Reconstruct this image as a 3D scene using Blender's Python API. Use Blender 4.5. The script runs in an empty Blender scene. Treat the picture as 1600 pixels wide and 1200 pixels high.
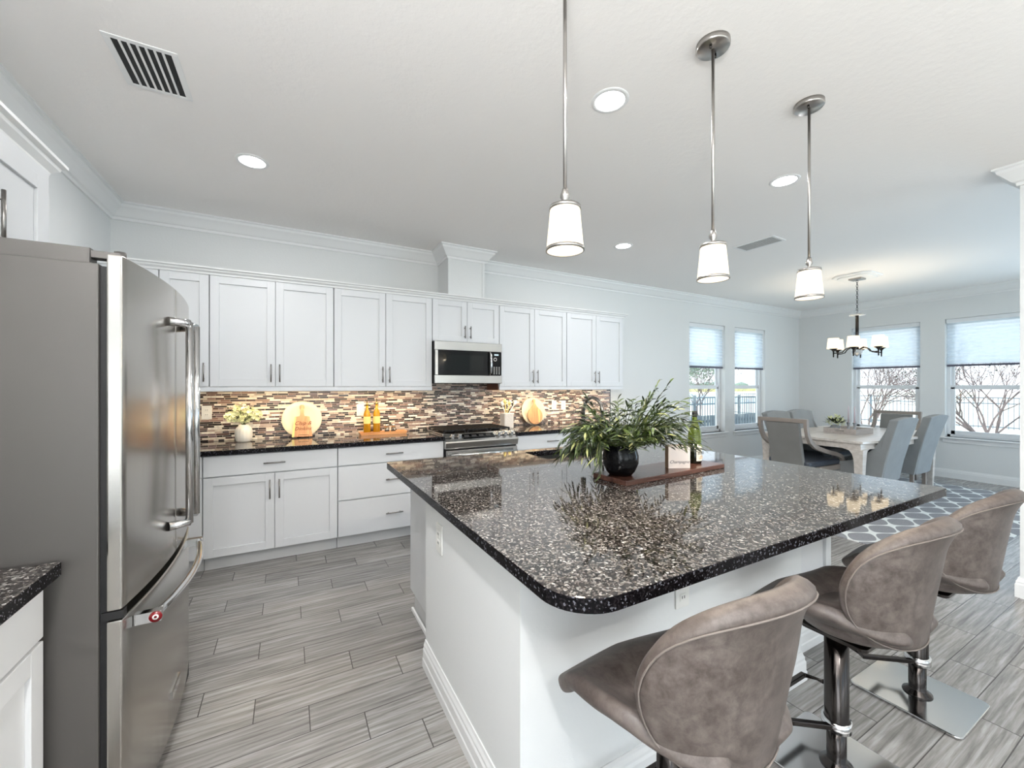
import bpy, bmesh, math, random
from mathutils import Vector, Matrix
random.seed(7)
C = bpy.context.scene.collection
SC = bpy.context.scene
PI = math.pi
R = math.radians

# ------------------------------------------------------------------ camera, world, exposure
cam = bpy.data.cameras.new('camera'); cam_o = bpy.data.objects.new('camera', cam); C.objects.link(cam_o)
cam_o.location = (0, 0, 1.394); cam_o.rotation_euler = (R(90), 0, R(-28.6))
cam.sensor_width = 36; cam.lens = 36*639/1600; cam.shift_y = 3/1600; cam.clip_start = 0.03; cam.clip_end = 500
SC.camera = cam_o
SC.view_settings.view_transform = 'Standard'; SC.view_settings.look = 'None'
SC.view_settings.exposure = 0.36; SC.view_settings.gamma = 1.0; SC.view_settings.use_curve_mapping = False
w = bpy.data.worlds.new('World'); SC.world = w; w.use_nodes = True
wn = w.node_tree; wn.nodes.clear()
wo = wn.nodes.new('ShaderNodeOutputWorld'); wb = wn.nodes.new('ShaderNodeBackground')
tc = wn.nodes.new('ShaderNodeTexCoord'); sx = wn.nodes.new('ShaderNodeSeparateXYZ'); cr = wn.nodes.new('ShaderNodeValToRGB')
cr.color_ramp.elements[0].position = 0.0; cr.color_ramp.elements[0].color = (0.86, 0.94, 1.0, 1)
cr.color_ramp.elements[1].position = 0.5; cr.color_ramp.elements[1].color = (0.58, 0.80, 1.0, 1)
wn.links.new(tc.outputs['Generated'], sx.inputs[0]); wn.links.new(sx.outputs['Z'], cr.inputs[0])
wn.links.new(cr.outputs[0], wb.inputs[0]); wb.inputs[1].default_value = 1.7
wn.links.new(wb.outputs[0], wo.inputs[0])

def area(name, loc, rot, sx_, sy_, power, col=(1, 1, 1), shape='RECTANGLE'):
    l = bpy.data.lights.new(name, 'AREA'); l.shape = shape; l.size = sx_
    if shape in ('RECTANGLE', 'ELLIPSE'): l.size_y = sy_
    l.energy = power; l.color = col
    o = bpy.data.objects.new(name, l); C.objects.link(o); o.location = loc; o.rotation_euler = rot
    return o
# area lights added outside unseen door openings to brighten the room
# these fill lights are tilted upwards so that they lift the ceiling
SOUTH = [(-0.1, 1.9), (2.3, 3.9)]
for (x0, x1), pw in zip(SOUTH, (20, 6)):
    area('fill_south_opening', ((x0+x1)/2, -3.5, 1.1), (R(158), 0, 0), x1-x0, 2.1, pw, (0.95, 0.96, 1.0))
area('fill_south_opening', (6.4, -3.5, 1.1), (R(140), 0, 0), 3.1, 2.2, 50, (0.76, 0.88, 1.0))
area('fill_side_opening', (9.05, -0.6, 1.1), (0, R(100), 0), 2.1, 1.9, 60, (0.50, 0.74, 1.0))
area('fill_left_opening', (-1.42, -1.75, 1.15), (0, R(-125), 0), 2.1, 2.0, 45, (0.90, 0.95, 1.0))
sun = bpy.data.lights.new('sun', 'SUN'); sun.energy = 3.0; sun.angle = R(1); sun.color = (1.0, .97, .92)
sun_o = bpy.data.objects.new('sun', sun); C.objects.link(sun_o); sun_o.rotation_euler = (0, R(-48), 0); sun_o.location = (0, 0, 20)

# ------------------------------------------------------------------ node helpers
class NT:
    def __init__(s, name):
        s.m = bpy.data.materials.new(name); s.m.use_nodes = True; s.t = s.m.node_tree; s.t.nodes.clear()
        s.out = s.t.nodes.new('ShaderNodeOutputMaterial')
    def n(s, typ, **kw):
        nd = s.t.nodes.new(typ)
        for k, v in kw.items(): setattr(nd, k, v)
        return nd
    def put(s, sock, v):
        if isinstance(v, bpy.types.NodeSocket): s.t.links.new(v, sock)
        elif v is not None:
            if hasattr(sock.default_value, '__len__') and not isinstance(v, (int, float)):
                sock.default_value = tuple(v) + ((1,) if len(sock.default_value) == 4 and len(v) == 3 else ())
            else: sock.default_value = v
    def m_(s, op, a, b=None, c=None):
        nd = s.n('ShaderNodeMath', operation=op); s.put(nd.inputs[0], a)
        if b is not None: s.put(nd.inputs[1], b)
        if c is not None: s.put(nd.inputs[2], c)
        return nd.outputs[0]
    def xyz(s, kind='Object'):
        t = s.n('ShaderNodeTexCoord'); sp = s.n('ShaderNodeSeparateXYZ'); s.t.links.new(t.outputs[kind], sp.inputs[0])
        return sp.outputs[0], sp.outputs[1], sp.outputs[2], t.outputs[kind]
    def world(s):
        g = s.n('ShaderNodeNewGeometry'); sp = s.n('ShaderNodeSeparateXYZ'); s.t.links.new(g.outputs['Position'], sp.inputs[0])
        return sp.outputs[0], sp.outputs[1], sp.outputs[2], g.outputs['Position']
    def vec(s, x, y, z):
        c = s.n('ShaderNodeCombineXYZ'); s.put(c.inputs[0], x); s.put(c.inputs[1], y); s.put(c.inputs[2], z); return c.outputs[0]
    def noise(s, v, scale, detail=3, rough=0.5, dist=0.0, out='Fac'):
        n = s.n('ShaderNodeTexNoise'); s.put(n.inputs['Vector'], v); n.inputs['Scale'].default_value = scale
        n.inputs['Detail'].default_value = detail; n.inputs['Roughness'].default_value = rough; n.inputs['Distortion'].default_value = dist
        return n.outputs[out]
    def white(s, v, out='Value'):
        n = s.n('ShaderNodeTexWhiteNoise', noise_dimensions='3D'); s.put(n.inputs['Vector'], v); return n.outputs[out]
    def ramp(s, f, stops, interp='LINEAR'):
        r = s.n('ShaderNodeValToRGB'); r.color_ramp.interpolation = interp; e = r.color_ramp.elements
        while len(e) > 1: e.remove(e[-1])
        e[0].position = stops[0][0]; e[0].color = tuple(stops[0][1]) + (1,)
        for p, c in stops[1:]:
            q = e.new(p); q.color = tuple(c) + (1,)
        s.put(r.inputs[0], f); return r.outputs[0]
    def mix(s, f, a, b, mode='MIX'):
        n = s.n('ShaderNodeMix', data_type='RGBA', blend_type=mode); s.put(n.inputs[0], f); s.put(n.inputs[6], a); s.put(n.inputs[7], b)
        return n.outputs[2]
    def bump(s, h, strength=0.2, dist=0.01):
        b = s.n('ShaderNodeBump'); s.put(b.inputs['Height'], h); b.inputs['Strength'].default_value = strength
        b.inputs['Distance'].default_value = dist; return b.outputs[0]
    def bsdf(s, **kw):
        b = s.n('ShaderNodeBsdfPrincipled')
        for k, v in kw.items(): s.put(b.inputs[k.replace('_', ' ')], v)
        s.t.links.new(b.outputs[0], s.out.inputs[0]); return b

def G(v):  # sRGB 0-255 -> linear
    return tuple(((c/255)/12.92 if c/255 <= .04045 else ((c/255+.055)/1.055)**2.4) for c in v)

def plain(name, rgb, rough=0.5, metal=0.0, bumps=None, var=0.0, **kw):
    n = NT(name); x, y, z, v = n.xyz('Object')
    col = G(rgb)
    if var:
        f = n.noise(v, kw.pop('vscale', 6), 3)
        col = n.ramp(f, [(0.3, [c*(1-var) for c in col]), (0.7, [min(1, c*(1+var)) for c in col])])
    args = dict(Base_Color=col, Roughness=rough, Metallic=metal); args.update(kw)
    if bumps: args['Normal'] = n.bump(n.noise(v, bumps[0], 3), bumps[1], bumps[2])
    n.bsdf(**args); return n.m

def emit(name, rgb, strength):
    n = NT(name); e = n.n('ShaderNodeEmission'); e.inputs[0].default_value = tuple(rgb)+(1,); e.inputs[1].default_value = strength
    n.t.links.new(e.outputs[0], n.out.inputs[0]); return n.m

M = {}
M['wall'] = plain('wall_paint', (227, 228, 227), 0.85, bumps=(70, 0.12, 0.004))
n = NT('ceiling_texture'); x, y, z, v = n.world()
hh = n.ramp(n.noise(v, 26, 4, 0.6), [(0.42, (0, 0, 0)), (0.62, (1, 1, 1))])
n.bsdf(Base_Color=G((247, 244, 241)), Roughness=0.9, Normal=n.bump(hh, 0.12, 0.004)); M['ceiling'] = n.m
M['trim'] = plain('white_trim', (238, 238, 237), 0.4)
M['cab'] = plain('white_cabinet_paint', (220, 221, 222), 0.38)
M['cabdark'] = plain('cabinet_gap_shadow', (60, 60, 62), 0.8)
M['toe'] = plain('toe_kick_paint', (205, 205, 204), 0.5)
M['nickel'] = plain('brushed_nickel', (176, 172, 168), 0.3, 1.0)
M['handle'] = plain('satin_nickel_pull', (150, 146, 142), 0.32, 1.0)
M['chrome'] = plain('chrome', (205, 205, 205), 0.12, 1.0)
M['darkchrome'] = plain('dark_chrome', (66, 62, 60), 0.16, 1.0)
M['gunmetal'] = plain('dark_faucet_metal', (128, 124, 120), 0.22, 1.0)
M['black'] = plain('black_gloss', (12, 12, 13), 0.12, Specular_IOR_Level=0.25)
M['blackmat'] = plain('black_matte', (22, 22, 23), 0.6)
M['iron'] = plain('cast_iron', (26, 24, 24), 0.55, bumps=(200, 0.3, 0.001))
M['screen'] = plain('dark_glass', (8, 12, 10), 0.05, Specular_IOR_Level=0.3)
M['brownwood'] = plain('raw_brown_wood', (120, 82, 66), 0.6, var=0.2)
M['white'] = plain('cream_ceramic', (226, 212, 184), 0.3)
M['plate'] = plain('plate_outlet_white', (236, 235, 230), 0.35)
M['slot'] = plain('outlet_slot', (50, 50, 50), 0.6)
M['goldmetal'] = plain('gold_pourer', (150, 130, 80), 0.25, 1.0)

# brushed stainless
def steel(name, rgb, rough, vert=True):
    n = NT(name); x, y, z, v = n.world()
    s_ = n.vec(n.m_('MULTIPLY', x, 240 if vert else 3), n.m_('MULTIPLY', y, 240 if vert else 3), n.m_('MULTIPLY', z, 3 if vert else 260))
    f = n.noise(s_, 1.0, 2)
    n.bsdf(Base_Color=G(rgb), Metallic=1.0, Roughness=n.m_('MULTIPLY_ADD', f, 0.10, rough-0.05)); return n.m
M['steel'] = steel('stainless_steel', (186, 182, 176), 0.24)
M['steelh'] = steel('stainless_steel_horizontal', (190, 188, 184), 0.22, False)
M['fridgeside'] = plain('painted_grey_steel', (98, 95, 92), 0.42, 0.55, bumps=(300, 0.12, 0.0008))
M['sinksteel'] = plain('sink_steel', (150, 152, 152), 0.3, 1.0)

# granite
def granite(name):
    n = NT(name); x, y, z, v = n.world()
    dv = n.n('ShaderNodeVectorMath', operation='ADD'); n.put(dv.inputs[0], v)
    nz = n.noise(v, 45, 2, out='Color'); sc = n.n('ShaderNodeVectorMath', operation='SCALE'); n.put(sc.inputs[0], nz); sc.inputs['Scale'].default_value = 0.012
    n.t.links.new(sc.outputs[0], dv.inputs[1])
    vo = n.n('ShaderNodeTexVoronoi'); n.t.links.new(dv.outputs[0], vo.inputs['Vector']); vo.inputs['Scale'].default_value = 165
    sep = n.n('ShaderNodeSeparateColor'); n.t.links.new(vo.outputs['Color'], sep.inputs[0])
    c1 = n.ramp(sep.outputs[0], [(0.0, G((18, 16, 16))), (0.30, G((52, 46, 44))), (0.50, G((92, 86, 82))), (0.66, G((26, 23, 23))), (0.76, G((128, 125, 122))), (0.90, G((178, 175, 170))), (0.94, G((40, 36, 36)))], 'CONSTANT')
    vo2 = n.n('ShaderNodeTexVoronoi'); n.put(vo2.inputs['Vector'], v); vo2.inputs['Scale'].default_value = 260
    sep2 = n.n('ShaderNodeSeparateColor'); n.t.links.new(vo2.outputs['Color'], sep2.inputs[0])
    c2 = n.ramp(sep2.outputs[0], [(0.0, G((14, 12, 13))), (0.6, G((70, 62, 58))), (0.82, G((150, 142, 134)))], 'CONSTANT')
    big = n.ramp(n.noise(v, 22, 3), [(0.40, (0, 0, 0)), (0.62, (1, 1, 1))])
    col = n.mix(big, n.mix(0.45, c1, c2), c1)
    n.bsdf(Base_Color=col, Roughness=0.045, Specular_IOR_Level=0.95); return n.m
M['granite'] = granite('speckled_granite')
n = NT('granite_edge'); x, y, z, v = n.world()
vo = n.n('ShaderNodeTexVoronoi'); n.put(vo.inputs['Vector'], v); vo.inputs['Scale'].default_value = 230
sp = n.n('ShaderNodeSeparateColor'); n.t.links.new(vo.outputs['Color'], sp.inputs[0])
n.bsdf(Base_Color=n.ramp(sp.outputs[0], [(0, G((12, 11, 13))), (0.66, G((30, 27, 29))), (0.92, G((92, 92, 98)))], 'CONSTANT'), Roughness=0.25, Specular_IOR_Level=0.08)
M['granite_edge'] = n.m

# wood look floor tile, laid in a third offset
n = NT('wood_look_floor_tile'); x, y, z, v = n.world()
row = n.m_('FLOOR', n.m_('DIVIDE', n.m_('SUBTRACT', y, 2.451), 0.1535))
u = n.m_('DIVIDE', n.m_('ADD', n.m_('SUBTRACT', x, 0.07), n.m_('MULTIPLY', n.m_('ADD', row, 1.0), 0.207)), 0.615)
cell = n.m_('FLOOR', u); fu = n.m_('FRACT', u); fv = n.m_('FRACT', n.m_('DIVIDE', n.m_('SUBTRACT', y, 2.451), 0.1535))
rnd = n.white(n.vec(cell, row, 3.3)); rnd2 = n.white(n.vec(row, cell, 9.1))
gv = n.vec(n.m_('ADD', n.m_('MULTIPLY', x, 0.8), n.m_('MULTIPLY', rnd, 31.0)), n.m_('ADD', n.m_('MULTIPLY', y, 17.0), n.m_('MULTIPLY', rnd2, 17.0)), 0.0)
g1 = n.noise(gv, 3.2, 5, 0.62, 0.5)
wv = n.n('ShaderNodeTexWave', wave_type='BANDS', bands_direction='Y'); n.put(wv.inputs['Vector'], n.vec(n.m_('MULTIPLY', x, 0.55), n.m_('ADD', n.m_('MULTIPLY', y, 1.0), n.m_('MULTIPLY', rnd, 5.0)), n.m_('MULTIPLY', rnd2, 4.0)))
wv.inputs['Scale'].default_value = 13; wv.inputs['Distortion'].default_value = 4; wv.inputs['Detail'].default_value = 3; wv.inputs['Detail Scale'].default_value = 1.6
gr = n.mix(0.16, n.ramp(g1, [(0.3, G((98, 94, 91))), (0.5, G((144, 141, 137))), (0.68, G((178, 176, 173)))]), n.ramp(wv.outputs[0], [(0.0, G((122, 118, 114))), (0.35, G((160, 157, 153))), (1.0, G((180, 177, 173)))]))
tint = n.ramp(rnd, [(0.0, (0.80, 0.79, 0.79)), (1.0, (1.08, 1.07, 1.06))])
gr = n.mix(1.0, gr, tint, 'MULTIPLY')
eu = n.m_('MINIMUM', fu, n.m_('SUBTRACT', 1.0, fu)); ev = n.m_('MINIMUM', fv, n.m_('SUBTRACT', 1.0, fv))
jm = n.m_('MAXIMUM', n.m_('LESS_THAN', eu, 0.0035), n.m_('LESS_THAN', ev, 0.012))
col = n.mix(jm, gr, G((72, 68, 66)))
n.bsdf(Base_Color=col, Roughness=n.m_('MULTIPLY_ADD', g1, 0.16, 0.15), Normal=n.bump(n.m_('SUBTRACT', g1, n.m_('MULTIPLY', jm, 1.2)), 0.25, 0.002))
M['floor'] = n.m

# linear glass and stone mosaic
n = NT('linear_mosaic_tile'); x, y, z, v = n.world()
RH = 0.0172
row = n.m_('FLOOR', n.m_('DIVIDE', z, RH)); fv = n.m_('FRACT', n.m_('DIVIDE', z, RH))
r1 = n.white(n.vec(row, 1.7, 0.3)); r2 = n.white(n.vec(row, 5.2, 2.3))
ln = n.m_('MULTIPLY_ADD', r1, 0.05, 0.045)
xw = n.m_('ADD', x, n.m_('MULTIPLY', n.m_('SINE', n.m_('ADD', n.m_('MULTIPLY', x, 31.0), n.m_('MULTIPLY', row, 2.7))), 0.014))
u = n.m_('ADD', n.m_('DIVIDE', xw, ln), n.m_('MULTIPLY', r2, 13.0))
cell = n.m_('FLOOR', u); fu = n.m_('FRACT', u)
rc = n.white(n.vec(cell, row, 7.7)); rc2 = n.white(n.vec(row, cell, 1.1))
col = n.ramp(rc, [(0.0, G((34, 25, 25))), (0.18, G((84, 60, 56))), (0.32, G((142, 112, 102))), (0.44, G((186, 166, 152))), (0.56, G((222, 212, 196))), (0.70, G((120, 100, 104))), (0.78, G((242, 237, 226))), (0.90, G((52, 38, 40)))], 'CONSTANT')
shade = n.noise(n.vec(n.m_('MULTIPLY', x, 40), n.m_('MULTIPLY', z, 10), row), 1.0, 2)
col = n.mix(0.35, col, n.mix(1.0, col, n.ramp(shade, [(0.3, (0.55, 0.5, 0.5)), (0.7, (1.35, 1.3, 1.25))]), 'MULTIPLY'))
eu = n.m_('MULTIPLY', n.m_('MINIMUM', fu, n.m_('SUBTRACT', 1.0, fu)), ln)
jm = n.m_('MAXIMUM', n.m_('LESS_THAN', eu, 0.0012), n.m_('LESS_THAN', n.m_('MINIMUM', fv, n.m_('SUBTRACT', 1.0, fv)), 0.09))
n.bsdf(Base_Color=n.mix(jm, col, G((208, 196, 182))), Roughness=n.m_('MULTIPLY_ADD', rc2, 0.3, 0.1), Normal=n.bump(n.m_('SUBTRACT', 1.0, jm), 0.5, 0.002))
M['mosaic'] = n.m

# rug
n = NT('trellis_rug'); x, y, z, v = n.xyz('Object')
A_, B_ = 0.42, 0.27
def lat(ox, oy):
    fx = n.m_('ABSOLUTE', n.m_('SUBTRACT', n.m_('FRACT', n.m_('ADD', n.m_('DIVIDE', x, A_), ox)), 0.5))
    fy = n.m_('ABSOLUTE', n.m_('SUBTRACT', n.m_('FRACT', n.m_('ADD', n.m_('DIVIDE', y, B_), oy)), 0.5))
    return n.m_('ADD', n.m_('POWER', n.m_('MULTIPLY', fx, 2.0), 1.45), n.m_('POWER', n.m_('MULTIPLY', fy, 2.0), 1.45))
d = n.m_('MINIMUM', lat(0, 0), lat(0.5, 0.5))
fz = n.noise(v, 160, 2)
ln_ = n.ramp(d, [(0.64, (0, 0, 0)), (0.69, (1, 1, 1))])
col = n.mix(ln_, n.ramp(fz, [(0.3, G((124, 123, 126))), (0.7, G((152, 150, 152)))]), G((226, 226, 222)))
n.bsdf(Base_Color=col, Roughness=0.95, Normal=n.bump(fz, 0.5, 0.004)); M['rug'] = n.m

# faux leather
n = NT('distressed_taupe_leather'); x, y, z, v = n.xyz('Object')
f = n.noise(v, 8, 6, 0.68, 0.3); f2 = n.noise(v, 30, 6, 0.7, 0.3)
c_ = n.mix(0.42, n.ramp(f, [(0.3, G((54, 46, 42))), (0.5, G((80, 71, 66))), (0.7, G((112, 103, 98)))]), n.ramp(f2, [(0.36, G((54, 44, 40))), (0.62, G((114, 104, 98)))]))
n.bsdf(Base_Color=c_, Roughness=n.m_('MULTIPLY_ADD', f2, 0.25, 0.36), Normal=n.bump(n.noise(v, 240, 3), 0.15, 0.001)); M['leather'] = n.m
M['stitch'] = plain('thread', (112, 103, 97), 0.8)
M['uphol'] = plain('grey_upholstery', (140, 142, 142), 0.85, var=0.06, bumps=(400, 0.2, 0.001))
M['upholshade'] = plain('shaded_grey_upholstery', (122, 121, 118), 0.85, var=0.06, bumps=(400, 0.2, 0.001))  # same grey upholstery, with its backlit darkness put into the colour
M['upholtop'] = plain('light_grey_upholstery', (186, 186, 188), 0.8, bumps=(400, 0.2, 0.001))
M['seatskyblue'] = plain('dark_seat_leather', (60, 66, 76), 0.35)  # blue of the reflected sky is put into the dark seat colour
M['framewood'] = plain('taupe_frame_wood', (142, 132, 124), 0.5, var=0.08)
n = NT('whitewashed_table_wood'); x, y, z, v = n.xyz('Object')
f = n.noise(n.vec(n.m_('MULTIPLY', x, 2), n.m_('MULTIPLY', y, 26), n.m_('MULTIPLY', z, 26)), 1.0, 4, 0.6)
n.bsdf(Base_Color=n.ramp(f, [(0.3, G((196, 186, 176))), (0.7, G((222, 214, 206)))]), Roughness=0.28); M['tablewood'] = n.m
def wood(name, a, b, rough=0.4, ax=0):
    n = NT(name); x, y, z, v = n.xyz('Object')
    k = [30, 30, 30]; k[ax] = 3
    f = n.noise(n.vec(n.m_('MULTIPLY', x, k[0]), n.m_('MULTIPLY', y, k[1]), n.m_('MULTIPLY', z, k[2])), 1.0, 5, 0.6, 0.6)
    n.bsdf(Base_Color=n.ramp(f, [(0.3, G(a)), (0.7, G(b))]), Roughness=rough); return n.m
M['walnut'] = wood('walnut', (56, 34, 27), (98, 64, 52), 0.25)
M['acacia'] = wood('acacia', (176, 122, 78), (216, 166, 118), 0.4, 2)
M['traywood'] = wood('tray_wood', (190, 128, 76), (226, 168, 112), 0.4)
M['boxwood'] = wood('box_sign_wood', (120, 96, 72), (150, 124, 96), 0.6, 2)
M['traygrey'] = wood('grey_tray_wood', (168, 158, 152), (192, 184, 178), 0.6)
M['leafdark'] = plain('dark_leaf', (30, 42, 20), 0.35, var=0.3, vscale=30)
M['leafmid'] = plain('mid_leaf', (66, 82, 36), 0.35, var=0.25, vscale=30)
M['leafpale'] = plain('pale_leaf', (168, 172, 112), 0.4, var=0.15, vscale=30)
M['blossom'] = plain('white_green_blossom', (222, 224, 176), 0.7, var=0.12, vscale=60)
M['stem'] = plain('green_stem', (92, 92, 60), 0.6)
M['pot'] = plain("black_pot", (9, 10, 12), 0.16, Specular_IOR_Level=0.25)
M['label'] = plain('paper_label', (236, 230, 214), 0.6)
M['ink'] = plain('black_ink', (24, 22, 22), 0.6)
M['signwhite'] = plain('sign_face_white', (226, 216, 210), 0.6)
M['inkgrey'] = plain('grey_ink', (96, 92, 96), 0.6)
M['burn'] = plain('burnt_lettering', (120, 66, 40), 0.7)
M['gold_ink'] = plain('gold_ink', (190, 140, 60), 0.5)
M['red'] = plain('dark_red_enamel', (110, 16, 22), 0.25)
M['crystal'] = plain('clear_candle_glass', (225, 228, 230), 0.08, Transmission_Weight=0.7)
M['candle'] = plain('mauve_candle', (206, 190, 196), 0.5)
M['oil'] = plain('olive_oil', (206, 150, 20), 0.06, Transmission_Weight=0.45)
M['clear'] = plain('clear_glass', (240, 245, 240), 0.02, Transmission_Weight=1.0)
M['greenglass'] = plain('green_bottle_glass', (104, 122, 24), 0.05, Transmission_Weight=0.6)
M['darkglass'] = plain('dark_wine', (16, 20, 8), 0.08)
M['crock'] = plain('white_crock', (228, 220, 210), 0.5, bumps=(60, 0.5, 0.006))
M['vase'] = plain('ribbed_white_vase', (232, 226, 214), 0.55, var=0.05)
M['bamboo'] = plain('bamboo_utensil', (222, 206, 130), 0.5)
M['shade'] = emit('lit_glass_shade', (1.0, 0.88, 0.68), 1.5)
M['shade_ch'] = emit('lit_fabric_shade', (1.0, 0.84, 0.60), 1.3)
M['bulb'] = emit('lamp_bulb', (1.0, 0.93, 0.78), 6)
M['led'] = emit('led_lens', (0.96, 0.97, 1.0), 12)
M['undercab'] = emit('under_cabinet_led', (1.0, 0.80, 0.50), 4)
M['clock'] = emit('lit_display', (0.7, 0.9, 1.0), 0.9)
n = NT('window_glass'); tb = n.n('ShaderNodeBsdfTransparent'); gb = n.n('ShaderNodeBsdfGlossy'); gb.inputs['Roughness'].default_value = 0.02
lw = n.n('ShaderNodeLayerWeight'); lw.inputs[0].default_value = 0.5; mx = n.n('ShaderNodeMixShader'); n.t.links.new(n.m_('MULTIPLY_ADD', n.m_('POWER', lw.outputs['Facing'], 4.0), 0.5, 0.03), mx.inputs[0]); n.t.links.new(tb.outputs[0], mx.inputs[1]); n.t.links.new(gb.outputs[0], mx.inputs[2]); n.t.links.new(mx.outputs[0], n.out.inputs[0]); M['glass'] = n.m
def shadecloth(name, rgb, tr):
    n = NT(name); d_ = n.n('ShaderNodeBsdfDiffuse'); d_.inputs[0].default_value = G(rgb)+(1,); t_ = n.n('ShaderNodeBsdfTranslucent'); t_.inputs[0].default_value = G(rgb)+(1,)
    p_ = n.n('ShaderNodeBsdfTransparent'); m1 = n.n('ShaderNodeMixShader'); m1.inputs[0].default_value = 0.6; m2 = n.n('ShaderNodeMixShader'); m2.inputs[0].default_value = tr
    n.t.links.new(d_.outputs[0], m1.inputs[1]); n.t.links.new(t_.outputs[0], m1.inputs[2]); n.t.links.new(m1.outputs[0], m2.inputs[1]); n.t.links.new(p_.outputs[0], m2.inputs[2]); n.t.links.new(m2.outputs[0], n.out.inputs[0]); return n.m
M['blind'] = shadecloth('cellular_blind_cloth', (236, 242, 248), 0.36)
M['vinyl'] = plain('white_vinyl', (232, 234, 236), 0.35)
M['rail'] = plain('blind_bottom_rail', (86, 86, 100), 0.5)
M['lawn'] = plain('winter_lawn', (240, 234, 214), 0.95, var=0.10, vscale=1.2)
M['lake'] = plain('lake_water', (120, 196, 226), 0.15)
M['bank'] = plain('far_bank', (206, 196, 140), 0.95, var=0.2, vscale=0.3)
M['fence'] = plain('dark_aluminium', (96, 108, 118), 0.5)
M['bark'] = plain('grey_bark', (118, 104, 102), 0.8)
M['farfoliage'] = plain('far_foliage', (130, 146, 130), 0.9, var=0.2)
M['rock'] = plain('pale_ground', (232, 226, 214), 0.9, var=0.1)

# ------------------------------------------------------------------ mesh helpers
def tag(o, label=None, cat=None, group=None, kind=None):
    if label: o['label'] = label
    if cat: o['category'] = cat
    if group: o['group'] = group
    if kind: o['kind'] = kind
    return o
def thing(name, label, cat, loc=(0, 0, 0), rz=0, group=None):
    o = bpy.data.objects.new(name, None); C.objects.link(o); o.location = loc; o.rotation_euler = (0, 0, rz)
    o.empty_display_size = 0.1
    return tag(o, label, cat, group)
def origin(o):
    v = Vector((0, 0, 0))
    while o is not None: v += o.location; o = o.parent
    return v
def obj(name, bm, mats, parent=None, world=False, smooth=False, bevel=0.0, sub=0, solid=0.0, loc=None, rot=None, label=None, kind=None, solid_off=-1, keepn=False):
    """world=True: the mesh was built in room coordinates; it is shifted so that its parent's origin is its own."""
    if world and parent is not None: bmesh.ops.translate(bm, verts=bm.verts, vec=-origin(parent))
    if not keepn: bmesh.ops.recalc_face_normals(bm, faces=bm.faces)
    me = bpy.data.meshes.new(name); bm.to_mesh(me); bm.free()
    o = bpy.data.objects.new(name, me); C.objects.link(o)
    if parent is not None: o.parent = parent
    for m in (mats if isinstance(mats, (list, tuple)) else [mats]): me.materials.append(M[m] if isinstance(m, str) else m)
    if loc: o.location = loc
    if rot: o.rotation_euler = rot
    if solid:
        md = o.modifiers.new('s', 'SOLIDIFY'); md.thickness = solid; md.offset = solid_off
    if bevel:
        md = o.modifiers.new('b', 'BEVEL'); md.width = bevel; md.segments = 2; md.limit_method = 'ANGLE'; md.angle_limit = R(40)
    if sub:
        md = o.modifiers.new('u', 'SUBSURF'); md.levels = sub; md.render_levels = sub
    if smooth or sub:
        for p in me.polygons: p.use_smooth = True
    if label: o['label'] = label
    if kind: o['kind'] = kind
    return o
def B(): return bmesh.new()
def box(bm, x0, y0, z0, x1, y1, z1, mi=0):
    vs = [bm.verts.new(p) for p in [(x0,y0,z0),(x1,y0,z0),(x1,y1,z0),(x0,y1,z0),(x0,y0,z1),(x1,y0,z1),(x1,y1,z1),(x0,y1,z1)]]
    for f in [(0,3,2,1),(4,5,6,7),(0,1,5,4),(1,2,6,5),(2,3,7,6),(3,0,4,7)]:
        q = bm.faces.new([vs[i] for i in f]); q.material_index = mi
    return bm
def bx(*a): return box(B(), *a)
def lathe(prof, seg=32, cx=0, cy=0, bm=None, mi=0, sx_=1, sy_=1):
    bm = bm or B(); rings = []
    for r, z in prof:
        if r < 1e-5: rings.append([bm.verts.new((cx, cy, z))])
        else: rings.append([bm.verts.new((cx+r*sx_*math.cos(2*PI*i/seg), cy+r*sy_*math.sin(2*PI*i/seg), z)) for i in range(seg)])
    for a, b in zip(rings, rings[1:]):
        for i in range(seg):
            j = (i+1) % seg
            if len(a) == 1 and len(b) == 1: continue
            if len(a) == 1: f = bm.faces.new((a[0], b[i], b[j]))
            elif len(b) == 1: f = bm.faces.new((a[i], a[j], b[0]))
            else: f = bm.faces.new((a[i], a[j], b[j], b[i]))
            f.smooth = True; f.material_index = mi
    return bm
def cyl(x, y, z0, z1, r, seg=24, bm=None, mi=0): return lathe([(0, z0), (r, z0), (r, z1), (0, z1)], seg, x, y, bm, mi)
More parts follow.
